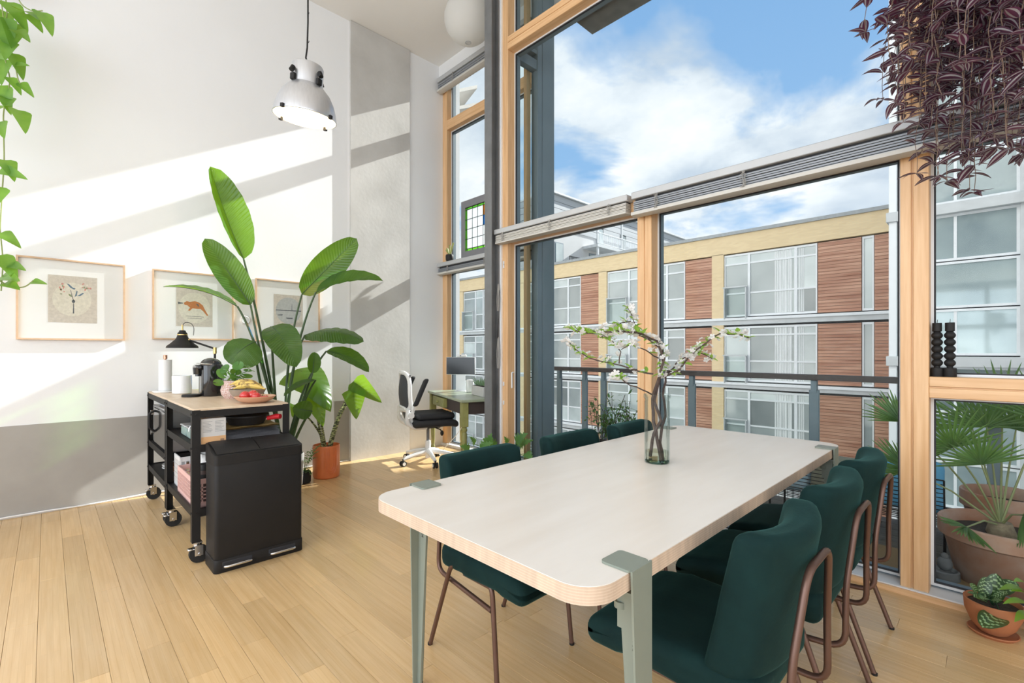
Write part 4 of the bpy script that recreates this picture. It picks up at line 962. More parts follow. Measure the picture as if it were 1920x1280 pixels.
MB().lathe([(.209, -.002), (.214, .0), (.214, .008), (.209, .006)], n=40, M=LM).build('rim', M['brushed'], LT)
for a in (20, 110, 200, 290):
    c_, s_ = math.cos(R(a)), math.sin(R(a))
    MB().box(.204, .226, -.012, .012, -.008, .018, .002, M=LM @ Matrix.Rotation(R(a + 8), 4, 'Z')).build('rim_clip', M['black'], LT)
    MB().box(.105, .13, -.02, .02, .215, .26, .005, M=LM @ Matrix.Rotation(R(a), 4, 'Z')).cyl(LM @ Vector((.135 * c_, .135 * s_, .27)), LM @ Vector((.118 * c_, .118 * s_, .30)), .016).build('toggle', M['black'], LT)
tp = LM @ Vector((0, 0, .366))
MB().tube([tp, tp + RT * -.015 + Vector((0, 0, .05)), tp + RT * -.005 + Vector((0, 0, .12)), tp + Vector((0, 0, .3)), Vector((tp.x, tp.y, ZC))], .006, 8).build('cord', M['black'], LT)
for k in range(6): MB().tube([(tp.x + .008, tp.y, tp.z + .15 + .2 * k), (tp.x + .02, tp.y, tp.z + .16 + .2 * k)], .002, 4).build('cable_tie', M['black'], LT)
pl_ = bpy.data.lights.new('pendant_glow', 'POINT'); pl_.energy = 5; pl_.color = (1, .85, .62); pl_.shadow_soft_size = .05
po = bpy.data.objects.new('pendant_glow', pl_); COL.objects.link(po); po.parent = LT; po.location = axis * -.05

# paper lantern by the bay ceiling
p = at(878, 36, 5.0); ln_ = thing('paper_lantern', 'round white paper lantern under the ceiling by the steel column', 'lamp', p)
prof = [(.25 * math.sin(R(7 + 166 * i / 20)) + (.002 if i % 2 else 0), -.25 * math.cos(R(7 + 166 * i / 20))) for i in range(21)]
MB().lathe(prof, p, 36).build('paper_shade', leafmat('rice_paper', (.86, .85, .83), (.85, .84, .81), .5, .9, rand=0, tcol=(.9, .89, .86)), ln_, fix=False)
MB().lathe([(.026, -.247), (.032, -.250), (.032, -.244)], p, 24).lathe([(.026, .247), (.032, .244), (.032, .250)], p, 24).build('wire_ring', M['alu'], ln_)
MB().cyl(p + Vector((0, 0, -.06)), p + Vector((0, 0, .06)), .018).cyl(p + Vector((0, 0, .06)), Vector((p.x, p.y, ZC)), .003, n=6).build('socket', M['white'], ln_)

# ================================================================ blinds
M['fascia'] = mat('blind_fascia', (.52, .53, .54), .45, metal=.2, var=.03); M['slat'] = mat('pale_slats', (.60, .58, .54), .5, var=.03); M['slat_dark'] = mat('grey_slats', (.30, .32, .35), .45, metal=.2, var=.05)
def blind(label, x0, x1, y1, zt, dep, fasc, stack, bottom, slatm, roundbar, knots):
    t = thing('venetian_blind', label, 'blind', ((x0 + x1) / 2, y1 - dep / 2, bottom), 0, 'raised venetian blinds')
    MB().box(x0, x1, y1 - dep, y1, zt - fasc, zt, .004).build('headrail', M['fascia'], t)
    MB().box(x0 + .02, x1 - .02, y1 - dep + .03, y1 - .005, stack, zt - fasc).build('headrail_channel', M['black_gap'], t)
    n = 6; s = MB()
    for i in range(n):
        z0 = bottom + .018 + (stack - bottom - .018) * i / n; z1 = bottom + .018 + (stack - bottom - .018) * (i + .72) / n
        MB().box(x0 + .015, x1 - .015, y1 - dep + .008 + .003 * (i % 2), y1 - .006, z0, z1, .0008).build('slat', slatm, t)
    if roundbar: MB().prism([(0, 0), (.05, -.012), (.085, 0), (.09, .022), (0, .022)], x0, x1, M=Matrix.Translation((0, y1 - dep, bottom)) @ Matrix(((0, 0, 1, 0), (1, 0, 0, 0), (0, 1, 0, 0), (0, 0, 0, 1)))).build('bottom_rail', M['slat'], t)
    else: MB().box(x0 + .012, x1 - .012, y1 - dep + .004, y1 - .004, bottom, bottom + .016, .003).build('bottom_rail', M['slat'], t)
    for kx in knots:
        c = MB()
        for q in range(5):
            pts = [(kx + random.uniform(-.018, .018), y1 - dep - .004 - random.uniform(0, .006), stack + .01 - (stack - bottom) * f + random.uniform(-.006, .006)) for f in (0, .2, .4, .6, .8, .95)]
            c.tube(pts, .0018, 5)
        c.build('cord_knot', mat('grey_cord', (.34, .33, .31), .8), t)
random.seed(21)
blind('raised pale venetian blind above the left balcony door pane', XA0 - .03, -1.905, YF - .002, 2.392, .085, .047, 2.338, 2.255, M['slat'], False, (-3.24, -2.66, -2.06))
blind('raised grey venetian blind spanning the wide middle window', -1.862, 1.2, YF - .002, 2.388, .10, .05, 2.325, 2.222, M['slat_dark'], True, (-1.66, -1.08))
blind('raised venetian blind under the ledge of the desk bay', -5.085, -3.46, YB - .002, 2.372, .10, .052, 2.30, 2.225, M['slat_dark'], True, (-4.85, -4.15))
blind('raised venetian blind under the ceiling of the desk bay', -5.085, -3.46, YB - .005, 4.77, .10, .06, 4.70, 4.595, M['slat_dark'], True, (-4.75,))
# pull cords by the column
cd = thing('blind_cords', 'bundle of grey blind cords hanging beside the steel column', 'cord', (-3.36, 3.11, 1.1))
cords = mat('blind_cord', (.42, .40, .37), .8)
MB().tube([(-3.352, 3.110, 2.3), (-3.352, 3.108, 1.2)], .002, 5).tube([(-3.358, 3.110, 2.3), (-3.358, 3.108, 1.2)], .002, 5).build('cord', cords, cd)
random.seed(4)
for cz, hh in ((1.75, .26), (1.22, .30)):
    for q in range(6):
        o_ = random.uniform(-.008, .008); wd = random.uniform(.008, .02)
        MB().tube([(-3.352 + o_, 3.10, cz + hh / 2), (-3.352 - wd, 3.095, cz), (-3.352 - wd * .6, 3.095, cz - hh / 2), (-3.352 + wd * .6, 3.095, cz - hh / 2), (-3.352 + wd, 3.095, cz), (-3.352 + o_, 3.10, cz + hh / 2)], .0022, 5, fil=.02).build('cord_loop', cords, cd)
MB().tube([(-3.352, 3.12, cz + .6), (-3.352, 3.09, 1.36)], .003, 5).build('cleat', M['black'], cd)

# stained glass panel and cactus on the bay ledge
LZ = 2.3725
sg = thing('stained_glass_panel', 'leaded glass panel with lime border in a grey frame on the bay ledge', 'glass panel', (-4.33, 3.68, LZ))
sx0, sx1, sz0, sz1, sy = -4.655, -3.95, LZ, 3.08, 3.69
F_ = MB()
for a in ((sx0, sx0 + .075, sz0, sz1), (sx1 - .075, sx1, sz0, sz1), (sx0 + .075, sx1 - .075, sz0, sz0 + .085), (sx0 + .075, sx1 - .075, sz1 - .085, sz1)): F_.box(a[0], a[1], sy - .015, sy + .015, a[2], a[3])
F_.build('frame', mat('grey_panel_frame', (.20, .20, .215), .6, var=.05), sg)
def cglass(n, c): return glassmat(n, c, c, .4, .1)
LIME = cglass('lime_glass', (.45, .85, .22)); CLEAR = leafmat('milky_leaded_glass', (.80, .82, .83), (.74, .77, .78), .6, .2, rand=.06, tcol=(.8, .84, .86)); BLUEG = cglass('blue_glass', (.15, .45, .75)); ORNG = cglass('orange_glass', (.85, .45, .1))
gx0, gx1, gz0, gz1 = sx0 + .075, sx1 - .075, sz0 + .085, sz1 - .085; e = .03
for a in ((gx0, gx0 + e, gz0, gz1), (gx1 - e, gx1, gz0, gz1), (gx0 + e, gx1 - e, gz0, gz0 + e), (gx0 + e, gx1 - e, gz1 - e, gz1)): MB().box(a[0], a[1], sy - .002, sy + .002, a[2], a[3]).build('border_pane', LIME, sg)
nx, nz = 5, 4
for i in range(nx):
    for j in range(nz):
        x0 = gx0 + e + (gx1 - gx0 - 2 * e) * i / nx; x1 = gx0 + e + (gx1 - gx0 - 2 * e) * (i + 1) / nx; z0 = gz0 + e + (gz1 - gz0 - 2 * e) * j / nz; z1 = gz0 + e + (gz1 - gz0 - 2 * e) * (j + 1) / nz
        MB().box(x0, x1, sy - .002, sy + .002, z0, z1).build('pane', BLUEG if (i, j) in ((3, 2), (4, 1)) else (ORNG if (i, j) == (3, 3) else CLEAR), sg)
ld_ = MB()
for i in range(nx + 1): x = gx0 + e + (gx1 - gx0 - 2 * e) * i / nx; ld_.box(x - .003, x + .003, sy - .004, sy + .004, gz0, gz1)
for j in range(nz + 1): z = gz0 + e + (gz1 - gz0 - 2 * e) * j / nz; ld_.box(gx0, gx1, sy - .004, sy + .004, z - .003, z + .003)
ld_.build('lead_came', M['black_gap'], sg)
p = Vector((-4.87, 3.66, LZ)); ca = thing('small_cactus', 'tiny cactus in a black pot on the bay ledge', 'plant', p)
MB().lathe([(0, 0), (.04, 0), (.05, .02), (.052, .07), (.046, .085), (.043, .08), (0, .075)], p, 18).build('pot', M['black'], ca)
CG = mat('cactus_green', (.33, .36, .12), .6, var=.2, scale=60)
for dx_, h_, tl in ((-.02, .10, -.25), (.0, .13, .05), (.02, .15, .45), (-.005, .08, -.5)):
    MB().tube([p + Vector((dx_ * .5, 0, .075)), p + Vector((dx_ + tl * .05, 0, .075 + h_ * .5)), p + Vector((dx_ + tl * .13, 0, .075 + h_))], [.008, .012], 8).build('cactus_arm', CG, ca)

# ================================================================ desk corner
DKL = Vector((-4.19, 3.335, 0)); DKR = R(-19)
M['green_paint'] = mat('worn_green_paint', (.30, .30, .105), .5, col2=(.22, .215, .07), scale=12, detail=6); M['green_top'] = mat('worn_green_top', (.34, .40, .30), .3, col2=(.27, .31, .21), scale=7, detail=6, coat=.2)
dk_ = thing('writing_desk', 'old olive green wooden desk with turned legs in the window bay', 'desk', DKL, DKR)
MB().box(-.62, .62, -.235, .235, .725, .752, .005).build('desk_top', M['green_top'], dk_, False)
MB().box(-.56, .56, -.20, -.18, .60, .725).box(-.56, .56, .18, .20, .60, .725).box(-.57, -.55, -.19, .19, .60, .725).box(.55, .57, -.19, .19, .60, .725).build('apron', mat('dark_apron', (.05, .035, .03), .6), dk_, False)
d = MB().box(-.36, .05, -.245, -.2, .615, .715, .003).build('drawer', M['green_paint'], dk_, False)
MB().sph((-.155, -.252, .665), .014).build('knob', M['green_paint'], d, False)
leg_prof = [(0, 0), (.014, 0), (.016, .02), (.022, .05), (.026, .085), (.016, .105), (.014, .115), (.020, .13), (.026, .30), (.029, .40), (.022, .425), (.031, .44), (.031, .455), (.022, .465), (.03, .48), (0, .481)]
for x in (-.56, .56):
    for y in (-.185, .185):
        l = MB().lathe(leg_prof, (x, y, 0), 18).build('leg', M['green_paint'], dk_, False); MB().box(x - .034, x + .034, y - .034, y + .034, .48, .725, .003).build('leg_block', M['green_paint'], l, False)
def dpt(x, y, z): return TM(DKL, DKR) @ Vector((x, y, z))
mn = thing('monitor', 'small dark computer screen on a white stand on the desk', 'monitor', dpt(-.36, .10, .752), R(38))
MB().box(-.175, .175, -.012, .012, .20, .41, .004).build('screen_housing', M['white'], mn, False)
MB().box(-.172, .172, -.015, -.0118, .205, .407).build('screen', mat('dark_screen', (.03, .035, .04), .15), mn, False)
MB().box(-.055, .055, -.003, .003, .005, .26).build('stand', M['alu_white'], mn, False); MB().box(-.07, .07, -.06, .08, 0, .008, .002).build('foot', M['alu_white'], mn, False)
wc = MB().box(-.05, .07, -.018, .02, .412, .44, .008).build('webcam', M['white'], mn, False); MB().cyl((.0, -.0182, .426), (.0, -.021, .426), .008, n=12).build('lens', M['black_gloss'], wc, False)
pc_ = dpt(.28, .12, .752); cp = thing('concrete_planter', 'grey concrete trough of small succulents on the desk', 'planter', pc_, DKR)
MB().box(-.17, .17, -.06, .06, 0, .105, .006).build('trough', M['concrete'], cp, False); MB().box(-.155, .155, -.05, .05, .104, .108).build('soil', M['soil'], cp, False)
SUC = leafmat('succulent', (.32, .45, .28), (.20, .34, .18), .25, .5); random.seed(8)
for k in range(9):
    q = MB(); c = Vector((-.13 + .033 * k, random.uniform(-.03, .03), .105))
    for i in range(9): a = i * 2.4; dd = Vector((math.cos(a), math.sin(a), 1.1 + .2 * (i % 3))); q.tube([c, c + dd * .018, c + dd * random.uniform(.03, .06)], [.006, .002], 5)
    q.build('succulent', SUC, cp, False)
sp_ = solo('desk_speaker', MB().box(-.03, .03, -.04, .04, 0, .15, .01, M=TM(dpt(-.18, .15, .752), DKR)), M['white'], 'small white speaker beside the screen on the desk', 'speaker')

# office chair
oc = thing('office_chair', 'white office chair with black mesh back and raised armrests', 'chair', (-4.43, 3.03, 0), R(72))
M['mesh'] = mat('black_mesh', (.06, .065, .075), .7, var=.3, scale=180); M['seat_black'] = mat('black_seat', (.018, .018, .02), .75)
for k in range(5):
    a = R(72 * k + 196); d_ = Vector((math.cos(a), math.sin(a), 0))
    MB().tube([d_ * .03 + Vector((0, 0, .125)), d_ * .17 + Vector((0, 0, .105)), d_ * .31 + Vector((0, 0, .075))], [.032, .018], 8).build('base_arm', M['white'], oc, False)
    n_ = Vector((-d_.y, d_.x, 0)); q = d_ * .31 + Vector((0, 0, .03))
    cs_ = MB().cyl(q - n_ * .026, q - n_ * .006, .03, n=18).cyl(q + n_ * .006, q + n_ * .026, .03, n=18).cyl(q + Vector((0, 0, .0)), q + Vector((0, 0, .05)), .008).build('caster', M['rubber'], oc, False)
    MB().cyl(q + n_ * .026, q + n_ * .0285, .019, n=16).cyl(q - n_ * .0285, q - n_ * .026, .019, n=16).build('hub_cap', M['white'], cs_, False)
MB().cyl((0, 0, .05), (0, 0, .24), .03).build('hub', M['white'], oc, False)
MB().cyl((0, 0, .22), (0, 0, .40), .016).build('gas_lift', M['steel_raw'], oc, False)
MB().box(-.12, .12, -.09, .09, .385, .41, .008).tube([(.05, -.09, .395), (.08, -.2, .385), (.09, -.22, .36)], .007, 8).sph((.09, -.225, .35), .02, .012, .03).build('tilt_mechanism', M['black'], oc, False)
pad(MB(), .50, .50, .075, .034, lambda p: Vector((p.x + .03, p.y * (1 - .12 * max(0, -p.x)), p.z + .455 - .02 * max(0, (p.x - .1) / .15) ** 2))).build('seat', M['seat_black'], oc, False)
pad(MB(), .42, .42, .07, .033, lambda p: Vector((p.x + .04, p.y, p.z + .525))).build('seat_topper', M['seat_black'], oc, False)
def bk(y, z): return Vector((-.235 - .10 * (z - .45) + .06 * (y / .22) ** 2 - .05 * math.sin(math.pi * (z - .45) / .55), y, z))
ring = []
for i in range(28):
    a = 2 * math.pi * i / 28; ca_, sa_ = math.cos(a), math.sin(a)
    yy = .215 * math.copysign(abs(ca_) ** .55, ca_) * (1 - .12 * sa_); z_ = .80 + .20 * math.copysign(abs(sa_) ** .6, sa_); ring.append(bk(yy, z_))
MB().tube(ring, .022, 10, closed=True).build('back_frame', M['white'], oc, False)
MB().grid(lambda i, j: bk(-.20 + .40 * i, .62 + .36 * j), 10, 10).build('back_mesh', M['mesh'], oc, False)
ring2 = []
for i in range(20):
    a = 2 * math.pi * i / 20; ca_, sa_ = math.cos(a), math.sin(a); ring2.append(bk(.15 * math.copysign(abs(ca_) ** .5, ca_), .53 + .10 * math.copysign(abs(sa_) ** .7, sa_)))
MB().tube(ring2, .02, 8, closed=True).build('lumbar_frame', M['white'], oc, False)
MB().grid(lambda i, j: bk(-.14 + .28 * i, .45 + .16 * j), 6, 6).build('lumbar_mesh', M['mesh'], oc, False)
for s in (-1, 1):
    MB().tube([(-.05, .10 * s, .40), (-.20, .16 * s, .41), (-.28, .18 * s, .48), (-.27, .19 * s, .62)], .024, 8, fil=.05).build('back_arm', M['white'], oc, False)
    MB().tube([(-.24, .235 * s, .57), (-.22, .26 * s, .68), (-.16, .265 * s, .80)], .018, 8).build('armrest_bracket', M['white'], oc, False)
    pad(MB(), .055, .05, .30, .022, lambda p: Vector((-.155 + p.x + .42 * p.z, .27 * s + p.y, .80 + p.z * .95))).build('armrest_pad', M['seat_black'], oc, False)
    MB().cyl((-.25, .22 * s, .56), (-.25, .26 * s, .56), .03, n=18).build('arm_pivot', M['white'], oc, False)
# cable from the desk to the floor
solo('white_cable', MB().tube([dpt(-.30, .22, .75), dpt(-.34, .25, .60), dpt(-.42, .10, .25), dpt(-.50, -.1, .02), dpt(-.62, -.02, .008)], .004, 6, fil=.1), M['white'], 'white power cable hanging from the desk to the floor', 'cable')
# ================================================================ plants indoors
UP = Vector((0, 0, 1)); CAM = Vector((0, 0, H))
def prof_paddle(i): return max(.0, math.sin(math.pi * min(1, i) ** .92)) ** .5
def prof_heart(i): return (1.0 - i) ** .75 * min(1, .55 + i * 4) if i > 0 else .5
def prof_lance(i): return math.sin(math.pi * i ** .7) ** .9
def leaf(mb, b, t, n, w_, fold=.25, bow=.05, prof=prof_paddle, nu=16, nv=6, ripple=0.0, twist=0.0):
    b, t = Vector(b), Vector(t); ax = t - b; L = ax.length; d = ax.normalized()
    s = d.cross(n).normalized(); n = s.cross(d).normalized()
    def fn(i, j):
        q = 2 * j - 1; k = prof(i) * w_ / 2; tw = twist * i
        sd = s * math.cos(tw) + n * math.sin(tw); nn = n * math.cos(tw) - s * math.sin(tw)
        return b + ax * i + n * (bow * L * 4 * i * (1 - i)) + sd * (q * k) + nn * (fold * abs(q) ** 1.3 * k) + nn * (ripple * math.sin(i * 38 + q * 2) * abs(q) * k)
    return mb.grid(fn, nu, nv)
def rib(mb, b, t, n, bow, r):
    b, t = Vector(b), Vector(t); ax = t - b; d = ax.normalized(); s = d.cross(n).normalized(); n = s.cross(d).normalized()
    return mb.tube([b + ax * i / 8 + n * (bow * ax.length * 4 * (i / 8) * (1 - i / 8)) - n * .002 for i in range(9)], [r, r * .3], 5)
def toward(p): return (CAM - Vector(p)).normalized()

# ---- bird of paradise behind the trolley
bp = Vector((-4.50, 1.52, 0)); st_ = thing('bird_of_paradise', 'tall bird of paradise plant with big paddle leaves behind the trolley', 'plant', bp)
M['strel'] = leafmat('paddle_leaf', (.06, .15, .035), (.03, .09, .022), .36, .25, tcol=(.36, .68, .02), veins=24)
M['strel_stem'] = mat('plant_stalk', (.045, .085, .025), .45, var=.2, scale=20)
MB().lathe([(0, 0), (.13, 0), (.16, .02), (.175, .30), (.168, .31), (.16, .30), (.15, .27), (0, .27)], bp, 32).build('pot', mat('grey_pot', (.55, .54, .52), .7, var=.05), st_)
MB().lathe([(0, .275), (.158, .275), (.158, .26)], bp, 24).build('soil', M['soil'], st_)
def SL(bu, bv, tu, tv, d0, d1, wpx, nrm, base, mid=None, fold=.35, bow=.05, ripple=.03, twist=0):
    b, t = at(bu, bv, d0), at(tu, tv, d1); w_ = wpx * .80 * (d0 + d1) / 2 / F
    o = leaf(MB(), b, t, nrm, w_, fold, bow, prof_paddle, 20, 8, ripple, twist).build('leaf', M['strel'], st_, fix=False)
    rib(MB(), b, t, nrm, bow, .005).build('midrib', M['strel_stem'], o)
    g = bp + Vector((base[0], base[1], .27)); m = at(*mid) if mid else g.lerp(b, .55) + Vector((0, 0, .06))
    pts = [g * (1 - k) ** 2 + m * 2 * k * (1 - k) + b * k * k for k in [i / 12 for i in range(13)]]
    MB().tube(pts, [.015, .008], 7).build('stalk', M['strel_stem'], st_)
up_cam = lambda p, a, s=0: (UP * a + toward(p) * 1.0 + RT * s).normalized()
q = at(440, 400, 4.2)
SL(457, 486, 394, 312, 4.22, 4.05, 74, (toward(q) * .8 + RT * .9).normalized(), (.02, .0), (492, 620, 4.3), fold=.95, bow=-.03)
SL(470, 572, 384, 447, 4.20, 4.05, 66, (toward(q) * 1 + RT * .35 + UP * .2).normalized(), (0, .03), (492, 690, 4.25), fold=.25, bow=.03)
SL(445, 574, 306, 537, 4.15, 3.95, 60, (UP * 1 + toward(q) * .18).normalized(), (-.02, .02), (488, 640, 4.22), fold=.2, bow=.09)
SL(566, 552, 669, 447, 4.45, 4.55, 70, (toward(q) * 1 - RT * .15 + UP * .25).normalized(), (.03, .02), (528, 680, 4.4), fold=.3, bow=.02)
SL(592, 548, 718, 526, 4.38, 4.50, 66, (UP * .8 + toward(q) * .45).normalized(), (.03, -.01), (545, 650, 4.35), fold=.35, bow=.10)
SL(478, 640, 428, 680, 4.0, 3.85, 92, (UP * .8 + toward(q) * .75).normalized(), (-.03, -.02), (476, 690, 4.1), fold=-.35, bow=.12)
SL(508, 612, 556, 688, 4.12, 3.95, 74, (UP * .55 + toward(q) * 1).normalized(), (.0, -.03), (512, 690, 4.2), fold=.15, bow=.22)
SL(572, 628, 682, 640, 4.35, 4.35, 84, (UP * 1 + toward(q) * .5).normalized(), (.03, .03), (535, 690, 4.35), fold=-.25, bow=.14)
SL(612, 658, 692, 697, 4.42, 4.5, 48, (UP * .8 + toward(q) * .6).normalized(), (.05, .0), (560, 720, 4.35), fold=.3, bow=.12)
SL(592, 712, 532, 742, 4.3, 4.15, 34, (UP * .7 + toward(q) * .5 - RT * .5).normalized(), (.04, .03), (560, 760, 4.3), fold=.2, bow=.08)
SL(585, 770, 548, 765, 4.25, 4.1, 44, (toward(q) * 1 + UP * .3).normalized(), (.05, .02), (570, 780, 4.25), fold=.3, bow=.05)
SL(586, 700, 590, 660, 4.3, 4.35, 30, (toward(q) * 1).normalized(), (.02, -.02), (565, 760, 4.3), fold=.4, bow=.05)

# ---- alocasia in the orange pot
ob = onZ(612, 893, 0); ob = Vector((ob.x, ob.y, 0)); al = thing('alocasia_plant', 'zebra-stalked alocasia in a bright orange pot by the wall', 'plant', ob)
M['orange'] = mat('orange_glaze', (.74, .20, .065), .35, var=.06, scale=6, coat=.2)
MB().lathe([(0, 0), (.112, 0), (.122, .01), (.126, .05), (.127, .30), (.124, .315), (.119, .315), (.116, .27), (0, .26)], ob, 40).build('pot', M['orange'], al)
MB().lathe([(0, .262), (.116, .268), (.116, .255)], ob, 24).build('soil', M['soil'], al)
fd = (CAM - ob); fd.z = 0; a0 = math.atan2(fd.y, fd.x) + .35
for k in range(4):
    hw = .018 + .013 * k; arch = []
    for i in range(17):
        s_ = i / 16
        if s_ < .3: x_, z_ = -hw, .30 - (s_ / .3) * .17
        elif s_ > .7: x_, z_ = hw, .13 + ((s_ - .7) / .3) * .17
        else: a = math.pi * (s_ - .3) / .4; x_, z_ = -hw * math.cos(a), .13 - hw * 1.6 * math.sin(a)
        an = a0 + x_ / .127; arch.append(ob + Vector((.1275 * math.cos(an), .1275 * math.sin(an), z_)))
    MB().tube(arch, .0025, 5).build('relief_arch', M['orange'], al)
M['aloc'] = leafmat('alocasia_leaf', (.09, .21, .035), (.05, .14, .025), .45, .3, tcol=(.48, .82, .03), veins=8)
def zebra():
    m = mat('zebra_stalk', (.42, .46, .20), .5); t = m.node_tree; p = t.nodes['Principled BSDF']
    pos = N(t, 'ShaderNodeNewGeometry').outputs['Position']; nz = N(t, 'ShaderNodeTexNoise', Scale=40.0, Detail=2.0)
    mp = N(t, 'ShaderNodeVectorMath', operation='MULTIPLY'); t.links.new(pos, mp.inputs[0]); mp.inputs[1].default_value = (.6, .6, 2.6); t.links.new(mp.outputs[0], nz.inputs['Vector'])
    t.links.new(ramp(t, [(.48, (.05, .05, .02)), (.55, (.45, .48, .22))], nz.outputs['Fac']), p.inputs['Base Color']); return m
M['zebra'] = zebra(); qo = ob + Vector((0, 0, .5)); dO = (ob - CAM).dot(FW)
def AL(bu, bv, tu, tv, d0, d1, wpx, nrm, fold=.25, bow=.06, base=(0, 0)):
    b, t = at(bu, bv, d0), at(tu, tv, d1); back = (b - t) * .22
    o = leaf(MB(), b + back, t, nrm, wpx * d0 / F, fold, bow, prof_heart, 16, 8, .02).build('leaf', M['aloc'], al, fix=False)
    rib(MB(), b + back, t, nrm, bow, .003).build('midrib', M['zebra'], o)
    g = ob + Vector((base[0], base[1], .26)); m = g.lerp(b, .6) + Vector((0, 0, .05)) - (b - g).cross(UP).normalized() * .0
    pts = [g * (1 - k) ** 2 + Vector((g.x * .6 + b.x * .4, g.y * .6 + b.y * .4, g.z + (b.z - g.z) * .75)) * 2 * k * (1 - k) + b * k * k for k in [i / 12 for i in range(13)]]
    MB().tube(pts, [.013, .0055], 8).build('stalk', M['zebra'], al)
AL(568, 706, 620, 772, dO - .05, dO - .15, 96, (UP * .9 + toward(qo) * .7).normalized(), -.3, .18, (-.03, -.02))
AL(588, 748, 606, 800, dO - .12, dO - .2, 50, (UP * .5 + toward(qo) * .9).normalized(), .2, .12, (-.02, .0))
AL(672, 722, 716, 755, dO + .1, dO + .05, 44, (UP * .6 + toward(qo) * .3 - RT * .7).normalized(), .35, .04, (.02, .03))
AL(664, 742, 668, 786, dO + .05, dO - .03, 48, (toward(qo) * 1 + UP * .1).normalized(), .3, .02, (.01, .02))
AL(660, 735, 690, 730, dO + .12, dO + .2, 30, (UP * 1 + toward(qo) * .2).normalized(), .2, .05, (.03, .0))
AL(560, 770, 548, 782, dO - .1, dO - .15, 46, (toward(qo) + UP * .3).normalized(), .2, .05, (-.03, .02))
# ---- little dark pot with a fern beside it
fp = onZ(570, 905, 0); fp = Vector((fp.x, fp.y, 0)); fe = thing('small_fern', 'small feathery fern in a black pot left of the orange pot', 'plant', fp)
MB().lathe([(0, 0), (.05, 0), (.06, .012), (.062, .10), (.056, .11), (.05, .10), (0, .095)], fp, 22).build('pot', M['black'], fe)
M['fern'] = leafmat('fern_leaf', (.13, .27, .11), (.08, .19, .07), .3, .5); random.seed(31)
for k in range(16):
    a = k * 2.4; rr = random.uniform(.09, .20); e_ = fp + Vector((rr * math.cos(a), rr * math.sin(a), random.uniform(.10, .34)))
    g = fp + Vector((0, 0, .1)); m = g.lerp(e_, .5) + Vector((0, 0, .08)); fr = MB(); pts = [g * (1 - t) ** 2 + m * 2 * t * (1 - t) + e_ * t * t for t in [i / 9 for i in range(10)]]
    fr.tube(pts, [.0015, .0008], 4)
    for i in range(3, 10):
        d_ = (pts[i] - pts[i - 1]).normalized(); s_ = d_.cross(UP).normalized()
        for sg_ in (-1, 1): leaf(fr, pts[i], pts[i] + (s_ * sg_ + d_ * .6) * .03, UP, .014, .1, 0, prof_lance, 4, 2)
    fr.build('frond', M['fern'], fe, fix=False)

# ---- pothos hanging in from the left
vb = at(8, -60, 3.28); po_ = thing('pothos_vine', 'trailing green pothos vine hanging down the left wall', 'plant', vb)
wp = at(-25, -95, 3.30); wp = Vector((XL + .135, wp.y, wp.z))
MB().lathe([(0, -.16), (.09, -.16), (.12, .0), (.124, .0), (.124, .02), (.112, .02), (0, -.01)], wp, 24).build('wall_pot', M['terracotta'], po_)
MB().box(XL, XL + .02, wp.y - .05, wp.y + .05, wp.z - .20, wp.z - .02).box(XL, XL + .20, wp.y - .02, wp.y + .02, wp.z - .175, wp.z - .16).build('wall_bracket', M['black'], po_)
for q in ((2, -60), (10, -60), (-6, -60)): MB().tube([wp, wp + Vector((.05, 0, .08)), at(q[0], q[1], 3.28)], .004, 6, fil=.03).build('vine', mat('vine_stem_top', (.28, .33, .12), .6), po_)
M['pothos'] = leafmat('pothos_leaf', (.17, .33, .06), (.09, .23, .04), .42, .3); random.seed(14)
def vine_leaf():
    m = MB(); leaf(m, (0, 0, 0), (1, 0, 0), UP, .62, .22, .06, prof_heart, 12, 6, .01); return m.mesh('leaf', M['pothos'])
vlm = vine_leaf()
vines = [[(2, -60), (14, 20), (4, 90), (20, 150), (6, 210), (8, 300), (4, 360), (0, 430), (6, 490), (2, 545)], [(10, -60), (40, 10), (62, 22), (80, 20)], [(-6, -60), (10, 60), (26, 110), (34, 150), (40, 160)], [(0, 300), (14, 320), (22, 325)], [(-10, 520), (22, 540), (48, 538), (62, 526)]]
for vv in vines: MB().tube([at(u, v, 3.28 + .02 * math.sin(v)) for u, v in vv], .004, 6, fil=.05).build('vine', mat('vine_stem', (.28, .33, .12), .6), po_)
